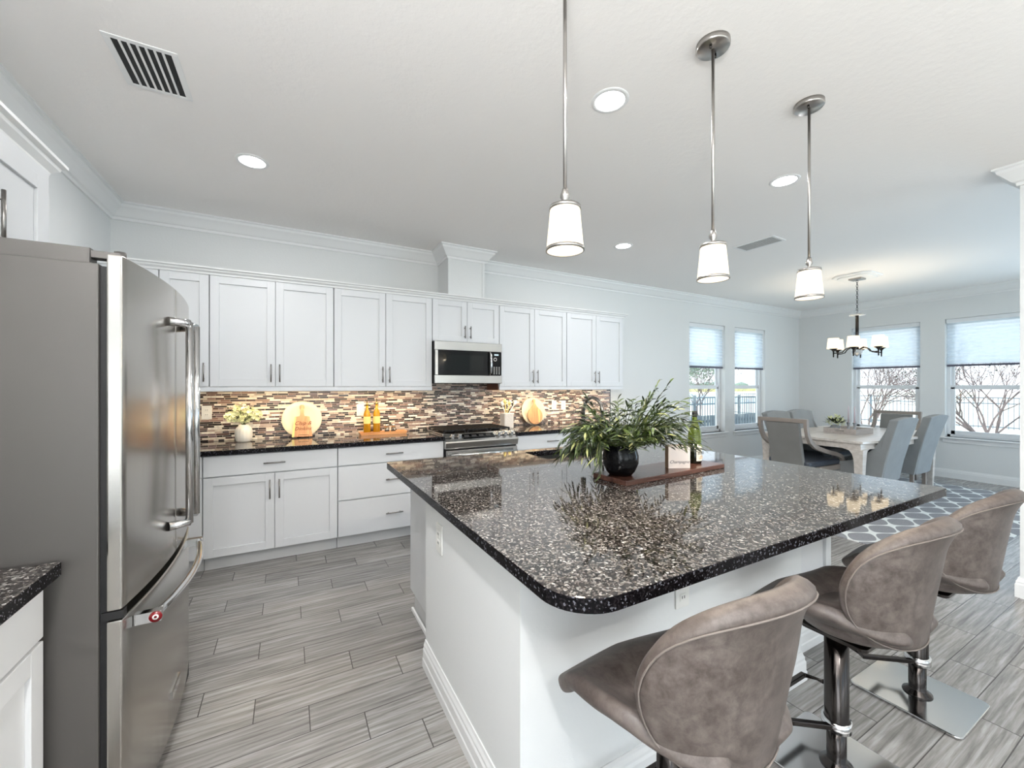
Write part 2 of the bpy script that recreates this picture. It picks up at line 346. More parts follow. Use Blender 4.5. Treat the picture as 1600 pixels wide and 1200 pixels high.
def tube(pts, r, seg=10, bm=None, mi=0, caps=True, prof=None, closed=False):
    """round (or prof) section swept along pts; r may be a list"""
    bm = bm or B(); P = [Vector(p) for p in pts]; n_ = len(P); rings = []
    up = Vector((0, 0, 1)); prev = None
    for i, p in enumerate(P):
        if closed: t = (P[(i+1) % n_]-P[i-1])
        else: t = (P[min(i+1, n_-1)]-P[max(i-1, 0)])
        t.normalize()
        if prev is None:
            a = t.cross(up) if abs(t.dot(up)) < .95 else t.cross(Vector((1, 0, 0)))
        else: a = prev-t*prev.dot(t)
        a.normalize(); b = t.cross(a); prev = a
        rr = r[i] if isinstance(r, (list, tuple)) else r
        if prof: ring = [bm.verts.new(p+a*q[0]*rr+b*q[1]*rr) for q in prof]
        else: ring = [bm.verts.new(p+a*rr*math.cos(2*PI*k/seg)+b*rr*math.sin(2*PI*k/seg)) for k in range(seg)]
        rings.append(ring)
    m = len(rings[0]); rng = range(n_ if closed else n_-1)
    for i in rng:
        A, Bq = rings[i], rings[(i+1) % n_]
        for k in range(m):
            f = bm.faces.new((A[k], A[(k+1) % m], Bq[(k+1) % m], Bq[k])); f.smooth = prof is None; f.material_index = mi
    if caps and not closed:
        for rg in (rings[0], rings[-1]):
            f = bm.faces.new(rg); f.material_index = mi
    return bm
def prism(pts, axis, a0, a1, bm=None, mi=0):
    """polygon pts (2D) extruded along axis 'x','y' or 'z'"""
    bm = bm or B()
    def P(p, a): return {'x': (a, p[0], p[1]), 'y': (p[0], a, p[1]), 'z': (p[0], p[1], a)}[axis]
    A = [bm.verts.new(P(p, a0)) for p in pts]; Z = [bm.verts.new(P(p, a1)) for p in pts]
    for f in (bm.faces.new(A), bm.faces.new(Z)): f.material_index = mi
    for i in range(len(pts)):
        f = bm.faces.new((A[i], A[(i+1) % len(pts)], Z[(i+1) % len(pts)], Z[i])); f.material_index = mi
    return bm
def rrect(x0, y0, x1, y1, rad, seg=8):
    rs = rad if isinstance(rad, (list, tuple)) else [rad]*4; out = []
    for (cx, cy, a0), r in zip([(x1, y1, 0), (x0, y1, 90), (x0, y0, 180), (x1, y0, 270)], rs):
        sxn = 1 if a0 in (0, 270) else -1; syn = 1 if a0 in (0, 90) else -1
        ox, oy = cx-sxn*r, cy-syn*r
        for i in range(seg+1):
            a = R(a0+90*i/seg); out.append((ox+r*math.cos(a), oy+r*math.sin(a)))
    return out
def sweep_profile(path, prof, bm=None, up=(0, 0, 1)):
    """prof (out, z) mitred along a horizontal open path; 'out' is to the right of travel"""
    bm = bm or B(); P = [Vector((p[0], p[1], 0)) for p in path]; rings = []
    for i, p in enumerate(P):
        d0 = (P[i]-P[i-1]).normalized() if i else (P[1]-P[0]).normalized()
        d1 = (P[i+1]-P[i]).normalized() if i < len(P)-1 else d0
        n0 = Vector((d0.y, -d0.x, 0)); n1 = Vector((d1.y, -d1.x, 0)); mm = (n0+n1).normalized(); k = 1/max(.3, mm.dot(n0))
        rings.append([bm.verts.new((p.x+mm.x*k*q[0], p.y+mm.y*k*q[0], q[1])) for q in prof])
    for a, b in zip(rings, rings[1:]):
        for j in range(len(prof)):
            bm.faces.new((a[j], a[(j+1) % len(prof)], b[(j+1) % len(prof)], b[j]))
    bm.faces.new(rings[0]); bm.faces.new(rings[-1]); return bm
def copy_tree(o, parent=None):
    c = o.copy(); C.objects.link(c)
    if parent is not None: c.parent = parent
    for ch in list(o.children): copy_tree(ch, c)
    return c
def place(o, loc, rz=0, label=None, group=None):
    o.location = loc; o.rotation_euler = (0, 0, rz)
    if label: o['label'] = label
    if group: o['group'] = group
    return o
def text(name, s, size, mat, parent, loc, rot, ext=0.0006, shear=0.0, align='CENTER'):
    cu = bpy.data.curves.new(name, 'FONT'); cu.body = s; cu.size = size; cu.extrude = ext; cu.align_x = align; cu.align_y = 'CENTER'; cu.shear = shear; cu.resolution_u = 3
    tmp = bpy.data.objects.new(name, cu); C.objects.link(tmp); bpy.context.view_layer.update()
    me = bpy.data.meshes.new_from_object(tmp.evaluated_get(bpy.context.evaluated_depsgraph_get())); bpy.data.objects.remove(tmp)
    me.materials.clear(); me.materials.append(M[mat])
    o = bpy.data.objects.new(name, me); C.objects.link(o); o.parent = parent; o.location = loc; o.rotation_euler = rot; return o

# ------------------------------------------------------------------ room shell
CE = 2.84; WB = 4.36; XL = -1.24; XR = 8.8; YS = -3.3
WZ0, WZ1 = 0.62, 2.41
def st(name, bm, mats, **k): o = obj(name, bm, mats, **k); o['kind'] = 'structure'; return o
st('floor', bx(XL-.15, YS-.15, -.1, XR+.15, WB+.15, 0), 'floor')
st('ceiling', bx(XL-.15, YS-.15, CE, XR+.15, WB+.15, CE+.1), 'ceiling')
def wall_x(name, y0, y1, x0, x1, holes, hy=None):   # wall running along x
    bm = B(); cur = x0
    for a, b, z0, z1 in holes:
        box(bm, cur, y0, 0, a, y1, CE); 
        if z0 > 0.01: box(bm, a, y0, 0, b, y1, z0)
        box(bm, a, y0, z1, b, y1, CE); cur = b
    box(bm, cur, y0, 0, x1, y1, CE); return st(name, bm, 'wall')
WBX = [(5.59, 6.49), (6.76, 7.66)]; WFY = [(1.42, 2.32), (2.60, 3.50)]
wall_x('wall_back', WB, WB+.15, XL-.15, XR+.15, [(a, b, WZ0, WZ1) for a, b in WBX])
wall_x('wall_front', YS-.15, YS, XL-.15, XR+.15, [(-.1, 1.9, 0.02, 2.3), (2.3, 3.9, 0.02, 2.3), (4.8, 8.0, .02, 2.4)])  # unseen door openings added here to let the fill light in
bm = bx(XL-.15, YS-.15, 0, XL, -2.8, CE); box(bm, XL-.15, -2.8, 2.3, XL, -.7, CE); box(bm, XL-.15, -.7, 0, XL, WB+.15, CE); st('wall_left', bm, 'wall')  # opening in the unseen stretch is added for the left fill light
bm = B(); cur = YS-.15
for a, b, z0, z1 in [(-1.6, .4, .02, 2.3)]+[(a, b, WZ0, WZ1) for a, b in WFY]:  # first opening is out of view, added for the side fill light
    box(bm, XR, cur, 0, XR+.15, a, CE); box(bm, XR, a, 0, XR+.15, b, z0); box(bm, XR, a, z1, XR+.15, b, CE); cur = b
box(bm, XR, cur, 0, XR+.15, WB+.15, CE); st('wall_right', bm, 'wall')
# stub wall at the right edge of the view
st('wall_partition', bx(4.235, -2.2, 0, 4.37, .765, CE), 'wall')
CRP = [(0, CE-.125), (.012, CE-.125), (.016, CE-.105), (.03, CE-.098), (.07, CE-.05), (.085, CE-.035), (.09, CE-.018), (.105, CE-.012), (.105, CE), (0, CE)]
st('trim_1', sweep_profile([(XL, YS), (XL, WB), (1.445, WB), (1.445, 4.035), (1.86, 4.035), (1.86, WB), (XR, WB), (XR, YS)], CRP), 'trim')
st('trim_2', sweep_profile([(4.235, -2.2), (4.235, .765), (4.37, .765), (4.37, -2.2)], [(-a, z) for a, z in CRP]), 'trim')
BBP = [(0, 0), (.016, 0), (.016, .085), (.013, .095), (.013, .105), (.008, .118), (.006, .13), (0, .13)]
st('baseboard_back', sweep_profile([(3.9, WB), (XR, WB)], BBP), 'trim')
st('baseboard_right', sweep_profile([(XR, WB), (XR, .4)], BBP), 'trim')
st('baseboard_partition', sweep_profile([(4.235, -2.2), (4.235, .765), (4.37, .765), (4.37, -2.2)], [(-a*1.2, z) for a, z in BBP]), 'trim')
# vent chase over the microwave cabinet
bm = bx(1.445, 4.035, 2.33, 1.86, WB, CE); box(bm, 1.445, 4.028, 2.33, 1.475, 4.036, CE-.1); box(bm, 1.83, 4.028, 2.33, 1.86, 4.036, CE-.1)
st('wall_chase', bm, 'wall')

# windows
def window(idx, a, b, axis, lab_blind):
    wn_ = bpy.data.objects.new('window_%d' % idx, None); C.objects.link(wn_); wn_['kind'] = 'structure'
    if axis == 'x': wn_.location = (a, WB, WZ0)
    else: wn_.location = (XR, b, WZ0); wn_.rotation_euler = (0, 0, -PI/2)
    W = b-a; H_ = WZ1-WZ0           # local: x along wall, y outward (away from room), z up from sill
    bm = B(); d0, d1 = .085, .15
    for (x0, x1, z0, z1) in [(0, .04, 0, H_), (W-.04, W, 0, H_), (0, W, 0, .04), (0, W, H_-.04, H_)]: box(bm, x0, d0, z0, x1, d1, z1)
    obj('window_frame', bm, 'vinyl', wn_, bevel=.004)
    mz = .755
    bm = B()
    for (x0, x1, z0, z1) in [(.04, .085, .04, mz), (W-.085, W-.04, .04, mz), (.04, W-.04, .04, .095), (.04, W-.04, mz-.03, mz+.03)]: box(bm, x0, d0+.008, z0, x1, d0+.035, z1)
    obj('lower_sash', bm, 'vinyl', wn_, bevel=.003)
    bm = B()
    for (x0, x1, z0, z1) in [(.04, .075, mz, H_-.04), (W-.075, W-.04, mz, H_-.04), (.04, W-.04, H_-.075, H_-.04), (.04, W-.04, mz-.02, mz+.02)]: box(bm, x0, d0+.04, z0, x1, d0+.06, z1)
    obj('upper_sash', bm, 'vinyl', wn_, bevel=.003)
    bm = bx(.085, d0+.018, .095, W-.085, d0+.023, mz-.03); box(bm, .075, d0+.048, mz+.02, W-.075, d0+.053, H_-.075)
    obj('pane', bm, 'glass', wn_)
    bm = bx(-.05, -.05, -.022, W+.05, .085, 0.0); box(bm, -.025, -.014, -.085, W+.025, -.001, -.022)
    obj('window_sill', bm, 'trim', wn_, bevel=.005)
    # blind
    bl = thing('window_blind', lab_blind, 'window blind', wn_.location, wn_.rotation_euler.z, 'cellular blinds')
    bm = bx(.008, .015, H_-.062, W-.008, .06, H_-.002); obj('head_rail', bm, 'vinyl', bl, bevel=.004)
    zb = 1.70-WZ0; zt = H_-.062; N_ = 12; bm = B(); pv = None
    for i in range(2*N_+1):
        z = zt-(zt-zb-.02)*i/(2*N_); y = .033+(.016 if i % 2 else 0)
        q = [bm.verts.new((.012, y, z)), bm.verts.new((W-.012, y, z))]
        if pv: bm.faces.new((pv[0], pv[1], q[1], q[0]))
        pv = q
    obj('pleated_cloth', bm, 'blind', bl, solid=.0012)
    obj('bottom_rail', bx(.012, .028, zb-.012, W-.012, .056, zb+.018), 'rail', bl, bevel=.003)
window(1, *WBX[0], 'x', 'half lowered cellular blind in the narrow side window nearer the wall cabinets')
window(2, *WBX[1], 'x', 'half lowered cellular blind in the side window nearer the room corner')
window(3, WFY[1][0], WFY[1][1], 'y', 'half lowered blue-lit blind in the far window behind the chandelier')
window(4, WFY[0][0], WFY[0][1], 'y', 'half lowered blue-lit blind in the far window right of the chandelier')

# ------------------------------------------------------------------ cabinetry
def shaker_x(x0, x1, z0, z1, yf, th=.02, st_=.06, dep=.011):
    """shaker door facing -y; front plane at yf"""
    bm = B(); yb = yf+th
    for a in [(x0, yf, z0, x0+st_, yb, z1), (x1-st_, yf, z0, x1, yb, z1), (x0+st_, yf, z0, x1-st_, yb, z0+st_), (x0+st_, yf, z1-st_, x1-st_, yb, z1)]: box(bm, *a)
    box(bm, x0+st_, yf+dep, z0+st_, x1-st_, yb-.002, z1-st_); return bm
def swap(bm):  # (x,y)->(-y, x): turn a -y facing build into a +x facing one
    for v in bm.verts: v.co = Vector((-v.co.y, v.co.x, v.co.z))
    return bm
def pull(p0, p1, off, r=.0055):
    """bar pull; off = vector away from door"""
    p0, p1, off = Vector(p0), Vector(p1), Vector(off); d_ = (p1-p0); L = d_.length; d_ = d_/L
    bm = tube([p0+off, p1+off], r)
    for k in (.16, .84): tube([p0+d_*L*k, p0+d_*L*k+off], r*.85, 8, bm)
    return bm
UF = 4.03; DT = 2.283; DB = 1.387
def upper(x0, x1, label, z0=DB, group='white wall cabinets over the mosaic', doors=2, left_only=False):
    t = thing('wall_cabinet', label, 'cabinet', ((x0+x1)/2, WB-.002, z0), 0, group)
    bm = bx(x0+.0015, UF+.022, z0, x1-.0015, WB-.002, DT+.012); obj('body', bm, 'cab', t, world=True)
    w_ = (x1-x0)/doors
    for i in range(doors):
        a, b = x0+i*w_+(.004 if i == 0 else .0022), x0+(i+1)*w_-(.004 if i == doors-1 else .0022)
        d_ = obj('door', shaker_x(a, b, z0+.002, DT, UF), 'cab', t, world=True, bevel=.0015)
        if doors == 2: hx = b-.03 if i == 0 else a+.03
        else: hx = b-.03
        L = .15 if z0 < 1.5 else .13
        obj('handle', pull((hx, UF, z0+.04), (hx, UF, z0+.04+L), (0, -.028, 0)), 'handle', d_, world=True)
    return t
XS = [-.56, .357, 1.276, 2.038, 2.952, 3.866]
upper(-.873, -.56, 'single-door white wall cabinet half hidden by the fridge door', doors=1)
t = thing('wall_cabinet', 'plain filler end of the wall cabinets in the corner behind the fridge', 'cabinet', (-1.05, WB-.002, DB), 0, 'white wall cabinets over the mosaic')
obj('body', bx(XL+.003, UF+.022, DB, -.8745, WB-.002, DT+.012), 'cab', t, world=True)
obj('filler_panel', bx(XL+.003, UF+.002, DB+.002, -.877, UF+.022, DT), 'cab', t, world=True, bevel=.0015)
upper(XS[0], XS[1], 'two-door white wall cabinet over the vase of flowers')
upper(XS[1], XS[2], 'two-door white wall cabinet just left of the microwave')
upper(XS[2], XS[3], 'short two-door white cabinet on top of the microwave', z0=1.853)
tC = upper(XS[3], XS[4], 'two-door white wall cabinet just right of the microwave')
obj('side_panel', bx(XS[3]-.001, UF+.03, DB-.04, XS[3]+.004, WB-.01, DB+.04), 'brownwood', tC, world=True, label='raw brown lower edge of the cabinet side')
upper(XS[4], XS[5], 'two-door white wall cabinet at the right end of the run')
CC = [(0, 2.283), (.008, 2.283), (.012, 2.296), (.03, 2.308), (.034, 2.318), (.05, 2.325), (.05, 2.335), (0, 2.335)]
st('trim_3', sweep_profile([(XL+.002, UF), (XS[5], UF), (XS[5], WB-.002)], [(a+.0, z+.001) for a, z in CC]), 'trim')
def lightrail(i, x0, x1):
    bm = bx(x0, UF+.002, DB-.038, x1, UF+.022, DB-.001); box(bm, x0, UF-.002, DB-.036, x1, UF+.002, DB-.026)
    st('trim_%d' % i, bm, 'cab')
lightrail(4, XL+.004, XS[2]-.001); lightrail(5, XS[3]+.001, XS[5])
# under-cabinet light strips
for i, (x0, x1, lb) in enumerate([(-.55, .33, 'warm light strip under the cabinet over the flower vase'), (.40, 1.25, 'warm light strip under the cabinet left of the microwave'), (2.08, 2.93, 'warm light strip under the cabinet right of the microwave'), (2.98, 3.84, 'warm light strip under the last wall cabinet on the right')]):
    t = thing('light_strip', lb, 'light', ((x0+x1)/2, 4.067, DB-.001), 0, 'under-cabinet light strips')
    obj('housing', bx(x0, 4.054, DB-.016, x1, 4.08, DB-.001), 'trim', t, world=True)
    obj('lens', bx(x0+.02, 4.057, DB-.02, x1-.02, 4.077, DB-.016), 'undercab', t, world=True)
    area('strip_glow', ((x0+x1)/2, 4.066, DB-.024), (0, 0, 0), x1-x0-.04, .02, 3.8, (1.0, .76, .46))

# base cabinets
BF = 3.742; CT = .914; BT = .876
def base(x0, x1, label, kind, group='white base cabinets along the back wall'):
    t = thing('base_cabinet', label, 'cabinet', ((x0+x1)/2, WB-.002, 0), 0, group)
    obj('body', bx(x0+.001, BF+.022, .105, x1-.001, WB-.004, BT-.002), 'cab', t, world=True)
    obj('toe_kick', bx(x0+.001, BF+.075, 0, x1-.001, BF+.1, .105), 'toe', t, world=True)
    g = .0025
    def drawer(z0, z1, nm='drawer'):
        d_ = obj(nm, bx(x0+g, BF, z0, x1-g, BF+.02, z1), 'cab', t, world=True, bevel=.002)
        xm = (x0+x1)/2; zz = (z0+z1)/2 + (.0 if z1-z0 < .2 else .0)
        obj('handle', pull((xm-.075, BF, zz), (xm+.075, BF, zz), (0, -.028, 0)), 'handle', d_, world=True)
    if kind == 'doors':
        drawer(.715, .868); w_ = (x1-x0)/2
        for i in range(2):
            a, b = x0+i*w_+g, x0+(i+1)*w_-g
            d_ = obj('door', shaker_x(a, b, .112, .706, BF), 'cab', t, world=True, bevel=.0015)
            hx = b-.03 if i == 0 else a+.03
            obj('handle', pull((hx, BF, .51), (hx, BF, .66), (0, -.028, 0)), 'handle', d_, world=True)
    elif kind == 'drawers':
        drawer(.715, .868); drawer(.42, .706); drawer(.112, .411)
    else:
        obj('filler_panel', bx(x0+g, BF+.002, .715, x1-g, BF+.02, .868), 'cab', t, world=True, bevel=.002)
        obj('filler_panel', bx(x0+g, BF+.002, .112, x1-g, BF+.02, .706), 'cab', t, world=True, bevel=.002)
    return t
base(XL+.003, -.562, 'corner end of the base cabinets tucked behind the fridge', 'filler')
base(-.560, .361, 'white base cabinet with one wide drawer over two shaker doors', 'doors')
base(.363, 1.298, 'white three-drawer base cabinet left of the range', 'drawers')
base(2.088, 2.99, 'white base cabinet right of the range, mostly hidden by the island', 'doors')
base(2.992, 3.88, 'last white base cabinet on the right, hidden behind the plant', 'doors')
def worktop(x0, x1, label):
    bm = prism(rrect(x0, 3.71, x1, WB-.003, .004, 2), 'z', BT, CT)
    bmesh.ops.recalc_face_normals(bm, faces=bm.faces)
    for f in bm.faces: f.material_index = 0 if f.normal.z > .5 else 1
    o = obj('worktop', bm, ['granite', 'granite_edge'], bevel=.003); tag(o, label, 'worktop', 'granite worktops along the back wall')
worktop(XL+.003, 1.300, 'dark granite worktop left of the range, running behind the fridge')
worktop(2.086, 3.90, 'dark granite worktop right of the range')
st('trim_6', bx(3.925, WB-.012, CT, 3.935, WB-.001, 1.352), 'darkchrome')
st('wall_tile_backsplash', bx(XL+.002, WB-.009, CT+.001, 3.925, WB-.001, DB+.03), 'mosaic')

# ------------------------------------------------------------------ outlets
def outlet(loc, rz, label, kind='outlet', w_=.072, h_=.118):
    t = thing('wall_plate' if kind == 'switch' else 'power_outlet', label, 'light switch' if kind == 'switch' else 'power outlet', loc, rz, 'white wall plates')
    obj('cover_plate', bx(-w_/2, -.006, -h_/2, w_/2, 0, h_/2), 'plate', t, bevel=.002)
    if kind == 'switch': obj('rocker', bx(-.017, -.011, -.033, .017, -.006, .033), 'plate', t, bevel=.002)
    else:
        for s in (-1, 1):
            r_ = obj('receptacle', bx(-.017, -.0085, s*.02-.014, .017, -.006, s*.02+.014), 'plate', t, bevel=.003)
            bm = B()
            for dx in (-.006, .006): box(bm, dx-.0012, -.0095, s*.02-.004, dx+.0012, -.0085, s*.02+.006)
            obj('slot', bm, 'slot', r_)
    return t
outlet((-.622, WB-.0095, 1.165), 0, 'white wall plate on the mosaic left of the flower vase')
outlet((.631, WB-.0095, 1.152), 0, 'white wall plate on the mosaic behind the oil bottles', 'switch')
outlet((2.985, WB-.0095, 1.15), 0, 'left of two wall plates right of the onion-shaped board', 'switch')
outlet((3.13, WB-.0095, 1.144), 0, 'right one of two wall plates beside the plant leaves')
outlet((.5995, 1.78, .705), -PI/2, 'white power outlet on the end wall of the island', w_=.08, h_=.13)
outlet((1.30, 1.0485, .62), 0, 'white power outlet under the counter overhang behind the nearest stool')

# ------------------------------------------------------------------ microwave
t = thing('microwave', 'stainless over-the-range microwave with black glass door', 'microwave', (1.658, WB-.01, 1.417))
mx0, mx1, mz0, mz1, mf = 1.282, 2.034, 1.417, 1.848, 3.955
obj('body', bx(mx0, mf+.035, mz0, mx1, WB-.012, mz1), 'blackmat', t, world=True)
bm = bx(mx0, mf, mz1-.09, mx1, mf+.035, mz1); obj('top_band', bm, 'steelh', t, world=True, bevel=.004)
bm = bx(mx0, mf, mz0+.004, mx1, mf+.035, mz0+.088); obj('bottom_band', bm, 'steelh', t, world=True, bevel=.004)
d_ = obj('door', bx(mx0+.002, mf-.002, mz0+.09, mx1-.155, mf+.034, mz1-.092), 'black', t, world=True, bevel=.003)
bm = bx(mx0, mf-.003, mz0+.09, mx0+.028, mf+.0, mz1-.092); obj('door_stile', bm, 'steelh', d_, world=True)
obj('window', bx(mx0+.085, mf-.0035, mz0+.135, mx1-.225, mf-.0018, mz1-.135), 'screen', d_, world=True)
hp = [(mx1-.148, mf-.003, mz0+.095), (mx1-.148, mf-.03, mz0+.12), (mx1-.148, mf-.04, (mz0+mz1)/2), (mx1-.148, mf-.03, mz1-.12), (mx1-.148, mf-.003, mz1-.097)]
obj('handle', tube(hp, .012, 10), 'chrome', t, world=True)
cp = obj('control_panel', bx(mx1-.12, mf-.002, mz0+.09, mx1-.008, mf+.034, mz1-.092), 'black', t, world=True, bevel=.002)
obj('display', bx(mx1-.095, mf-.0032, mz1-.128, mx1-.045, mf-.002, mz1-.113), 'clock', cp, world=True)
bm = B()
for r_ in range(6):
    for c_ in range(3): box(bm, mx1-.104+c_*.03, mf-.003, mz0+.105+r_*.014, mx1-.104+c_*.03+.014, mf-.002, mz0+.109+r_*.014)
obj('keypad', bm, 'plate', cp, world=True)
bm = lathe([(.014, 0), (.019, 0), (.019, .002), (.014, .002)], 24); bmesh.ops.rotate(bm, verts=bm.verts, matrix=Matrix.Rotation(R(90), 3, 'X')); bmesh.ops.translate(bm, verts=bm.verts, vec=(mx1-.085, mf-.002, mz1-.17))
obj('dial', bm, 'plate', cp, world=True)

# ------------------------------------------------------------------ range
t = thing('gas_range', 'stainless slide-in gas range with black cooktop and front knobs', 'stove', (1.694, 4.0, 0))
rx0, rx1, rf = 1.306, 2.080, 3.695
obj('body', bx(rx0, rf+.03, .03, rx1, WB-.012, .895), 'blackmat', t, world=True)
bm = bx(rx0-.004, rf+.1, .895, rx1+.004, WB-.012, .925); obj('cooktop', bm, 'black', t, world=True, bevel=.003)
bm = B()
for x_ in (rx0-.008, rx1-.012): box(bm, x_, rf+.09, .915, x_+.02, WB-.014, .93)
obj('side_trim', bm, 'steelh', t, world=True, bevel=.002)
prof = [(rf+.005, .79), (rf+.115, .79), (rf+.115, .925), (rf+.10, .93), (rf-.008, .862), (rf-.012, .85)]
fp = obj('front_panel', prism([(a, b) for a, b in prof], 'x', rx0-.006, rx1+.006), 'steelh', t, world=True, bevel=.004)
sl = math.atan2(.93-.862, .108)
cpn = obj('control_panel', bx(-.17, -.035, 0, .17, .035, .003), 'black', t, loc=(1.66-1.694, rf+.048-4.0, .8975), rot=(sl, 0, 0))
for q in range(4): obj('key_row', bx(-.15+q*.078, -.02, .003, -.10+q*.078, .018, .0036), 'slot', cpn)
for x_ in (rx0+.075, rx0+.15, rx1-.20, rx1-.125, rx1-.05):
    bm = lathe([(0, 0), (.024, 0), (.024, .008), (.019, .012), (.017, .034), (.014, .037), (0, .037)], 20)
    obj('knob', bm, 'chrome', t, loc=(x_-1.694, rf+.045-4.0, .897), rot=(sl, 0, 0))
dr = obj('oven_door', bx(rx0+.004, rf, .24, rx1-.004, rf+.03, .775), 'steelh', t, world=True, bevel=.004)
obj('window', bx(rx0+.12, rf-.002, .36, rx1-.12, rf, .64), 'screen', dr, world=True)
obj('handle', pull((rx0+.03, rf, .735), (rx1-.03, rf, .735), (0, -.05, 0), .014), 'chrome', dr, world=True)
dw = obj('warming_drawer', bx(rx0+.004, rf, .06, rx1-.004, rf+.03, .23), 'steelh', t, world=True, bevel=.004)
for i in range(3):
    gx0 = rx0+.02+i*.25; gx1 = gx0+.235; bm = B()
    for k in range(2): yk = rf+.135+k*.46; box(bm, gx0, yk, .945, gx1, yk+.014, .958)
    for k in range(7):
        xk = gx0+k*(gx1-gx0-.012)/6; box(bm, xk, rf+.135, .945, xk+.011, rf+.609, .958)
    for fx in (gx0, gx1-.014):
        for fy in (rf+.135, rf+.595): box(bm, fx, fy, .925, fx+.014, fy+.014, .945)
    obj('grate', bm, 'iron', t, world=True)
for (x_, y_) in [(1.44, rf+.25), (1.44, rf+.5), (1.694, rf+.37), (1.945, rf+.25), (1.945, rf+.5)]:
    obj('burner', cyl(x_, y_, .925, .94, .045, 20), 'iron', t, world=True)

# ------------------------------------------------------------------ fridge
t = thing('refrigerator', 'tall stainless french-door fridge with bottom freezer drawer', 'refrigerator', (-.85, 2.045, 0))
fy0, fy1 = 1.592, 2.50
bm = bx(XL+.02, fy0, .02, -.478, fy1, 1.745); obj('body', bm, 'fridgeside', t, world=True, bevel=.004)
obj('gasket', bx(-.478, fy0+.012, .05, -.462, fy1-.012, 1.74), 'blackmat', t, world=True)
obj('base_grille', bx(-.50, fy0+.02, .0, -.425, fy1-.02, .068), 'blackmat', t, world=True)
def curve_x(y):  # bulged front
    u_ = (y-2.046)/.454; return -.428+.036*(1-u_*u_)
def slab(y0, y1, z0, z1, xb=-.462, zt=None):
    bm = B(); N_ = 14; F_, K_ = [], []
    for i in range(N_+1):
        y = y0+(y1-y0)*i/N_; f = curve_x(y)
        za = z1 if zt is None else zt(y)
        F_.append((bm.verts.new((f, y, z0)), bm.verts.new((f, y, za)))); K_.append((bm.verts.new((xb, y, z0)), bm.verts.new((xb, y, za))))
    for i in range(N_):
        for q in [(F_[i][0], F_[i+1][0], F_[i+1][1], F_[i][1]), (K_[i][0], K_[i][1], K_[i+1][1], K_[i+1][0]), (F_[i][1], F_[i+1][1], K_[i+1][1], K_[i][1]), (F_[i][0], K_[i][0], K_[i+1][0], F_[i+1][0])]: bm.faces.new(q)
    bm.faces.new((F_[0][0], F_[0][1], K_[0][1], K_[0][0])); bm.faces.new((F_[-1][0], K_[-1][0], K_[-1][1], F_[-1][1])); return bm
def fr_handle(y, ys):
    x_ = -.336
    bm = tube([(x_, y, .868), (x_, y, 1.638)], .0125, 16)
    for z_ in (.872, 1.634):
        pr_ = [(curve_x(ys)+.001, ys, z_), (-.352, ys+(y-ys)*.7, z_), (x_, y, z_)]
        tube(pr_, [.017, .015, .0155], 12, bm)
    return bm
def smooth_flat(o):
    for p in o.data.polygons: p.use_smooth = abs(p.normal.x) > .8 and p.normal.x > 0
for (a, b, yh, ys) in [(fy0, 2.0445, 1.975, 1.94), (2.0475, fy1, 2.107, 2.14)]:
    d_ = obj('door', slab(a, b, .742, 1.775), 'steel', t, world=True, bevel=.0045); smooth_flat(d_)
    obj('handle', fr_handle(yh, ys), 'chrome', d_, world=True, smooth=False)
fz = obj('freezer_drawer', slab(fy0, fy1, .075, .712), 'steel', t, world=True, bevel=.0045); smooth_flat(fz)
hz = .675; pts = []
for i in range(17):
    y = 1.665+(2.36-1.665)*i/16; u_ = (y-2.0125)/.3475; pts.append((-.368+.042*(1-u_*u_), y, hz))
bm = tube(pts, .0125, 14)
for yy in (1.665, 2.36): box(bm, curve_x(yy), yy-.013, hz-.016, -.352, yy+.013, hz+.016)
obj('handle', bm, 'chrome', fz, world=True)
bm = lathe([(0, 0), (.0165, 0), (.0165, .003), (0, .003)], 24); bmesh.ops.rotate(bm, verts=bm.verts, matrix=Matrix.Rotation(R(90), 3, 'X')); bmesh.ops.translate(bm, verts=bm.verts, vec=(-.365, 1.652, hz))
obj('medallion', bm, 'red', fz, world=True, label='round dark red medallion with pale ring')
bm = lathe([(.004, 0), (.008, 0), (.008, .0012), (.004, .0012)], 20); bmesh.ops.rotate(bm, verts=bm.verts, matrix=Matrix.Rotation(R(90), 3, 'X')); bmesh.ops.translate(bm, verts=bm.verts, vec=(-.365, 1.649, hz))
obj('medallion_ring', bm, 'plate', fz, world=True)
obj('badge', bx(curve_x(2.05)-.002, 1.985, .20, curve_x(2.05)+.004, 2.115, .228), 'chrome', fz, world=True)
bm = prism(rrect(-.70, 1.605, -.50, 1.66, .006, 2), 'z', 1.745, 1.79); box(bm, -.50, 1.612, 1.765, -.438, 1.65, 1.785); cyl(-.442, 1.632, 1.76, 1.792, .014, 16, bm)
obj('hinge_cover', bm, 'fridgeside', t, world=True)
bm = prism(rrect(-.70, 2.432, -.50, 2.487, .006, 2), 'z', 1.745, 1.79); obj('hinge_cover', bm, 'fridgeside', t, world=True)
bm = bx(-.475, fy0+.004, .715, -.425, fy0+.03, .738); obj('middle_hinge', bm, 'blackmat', t, world=True)

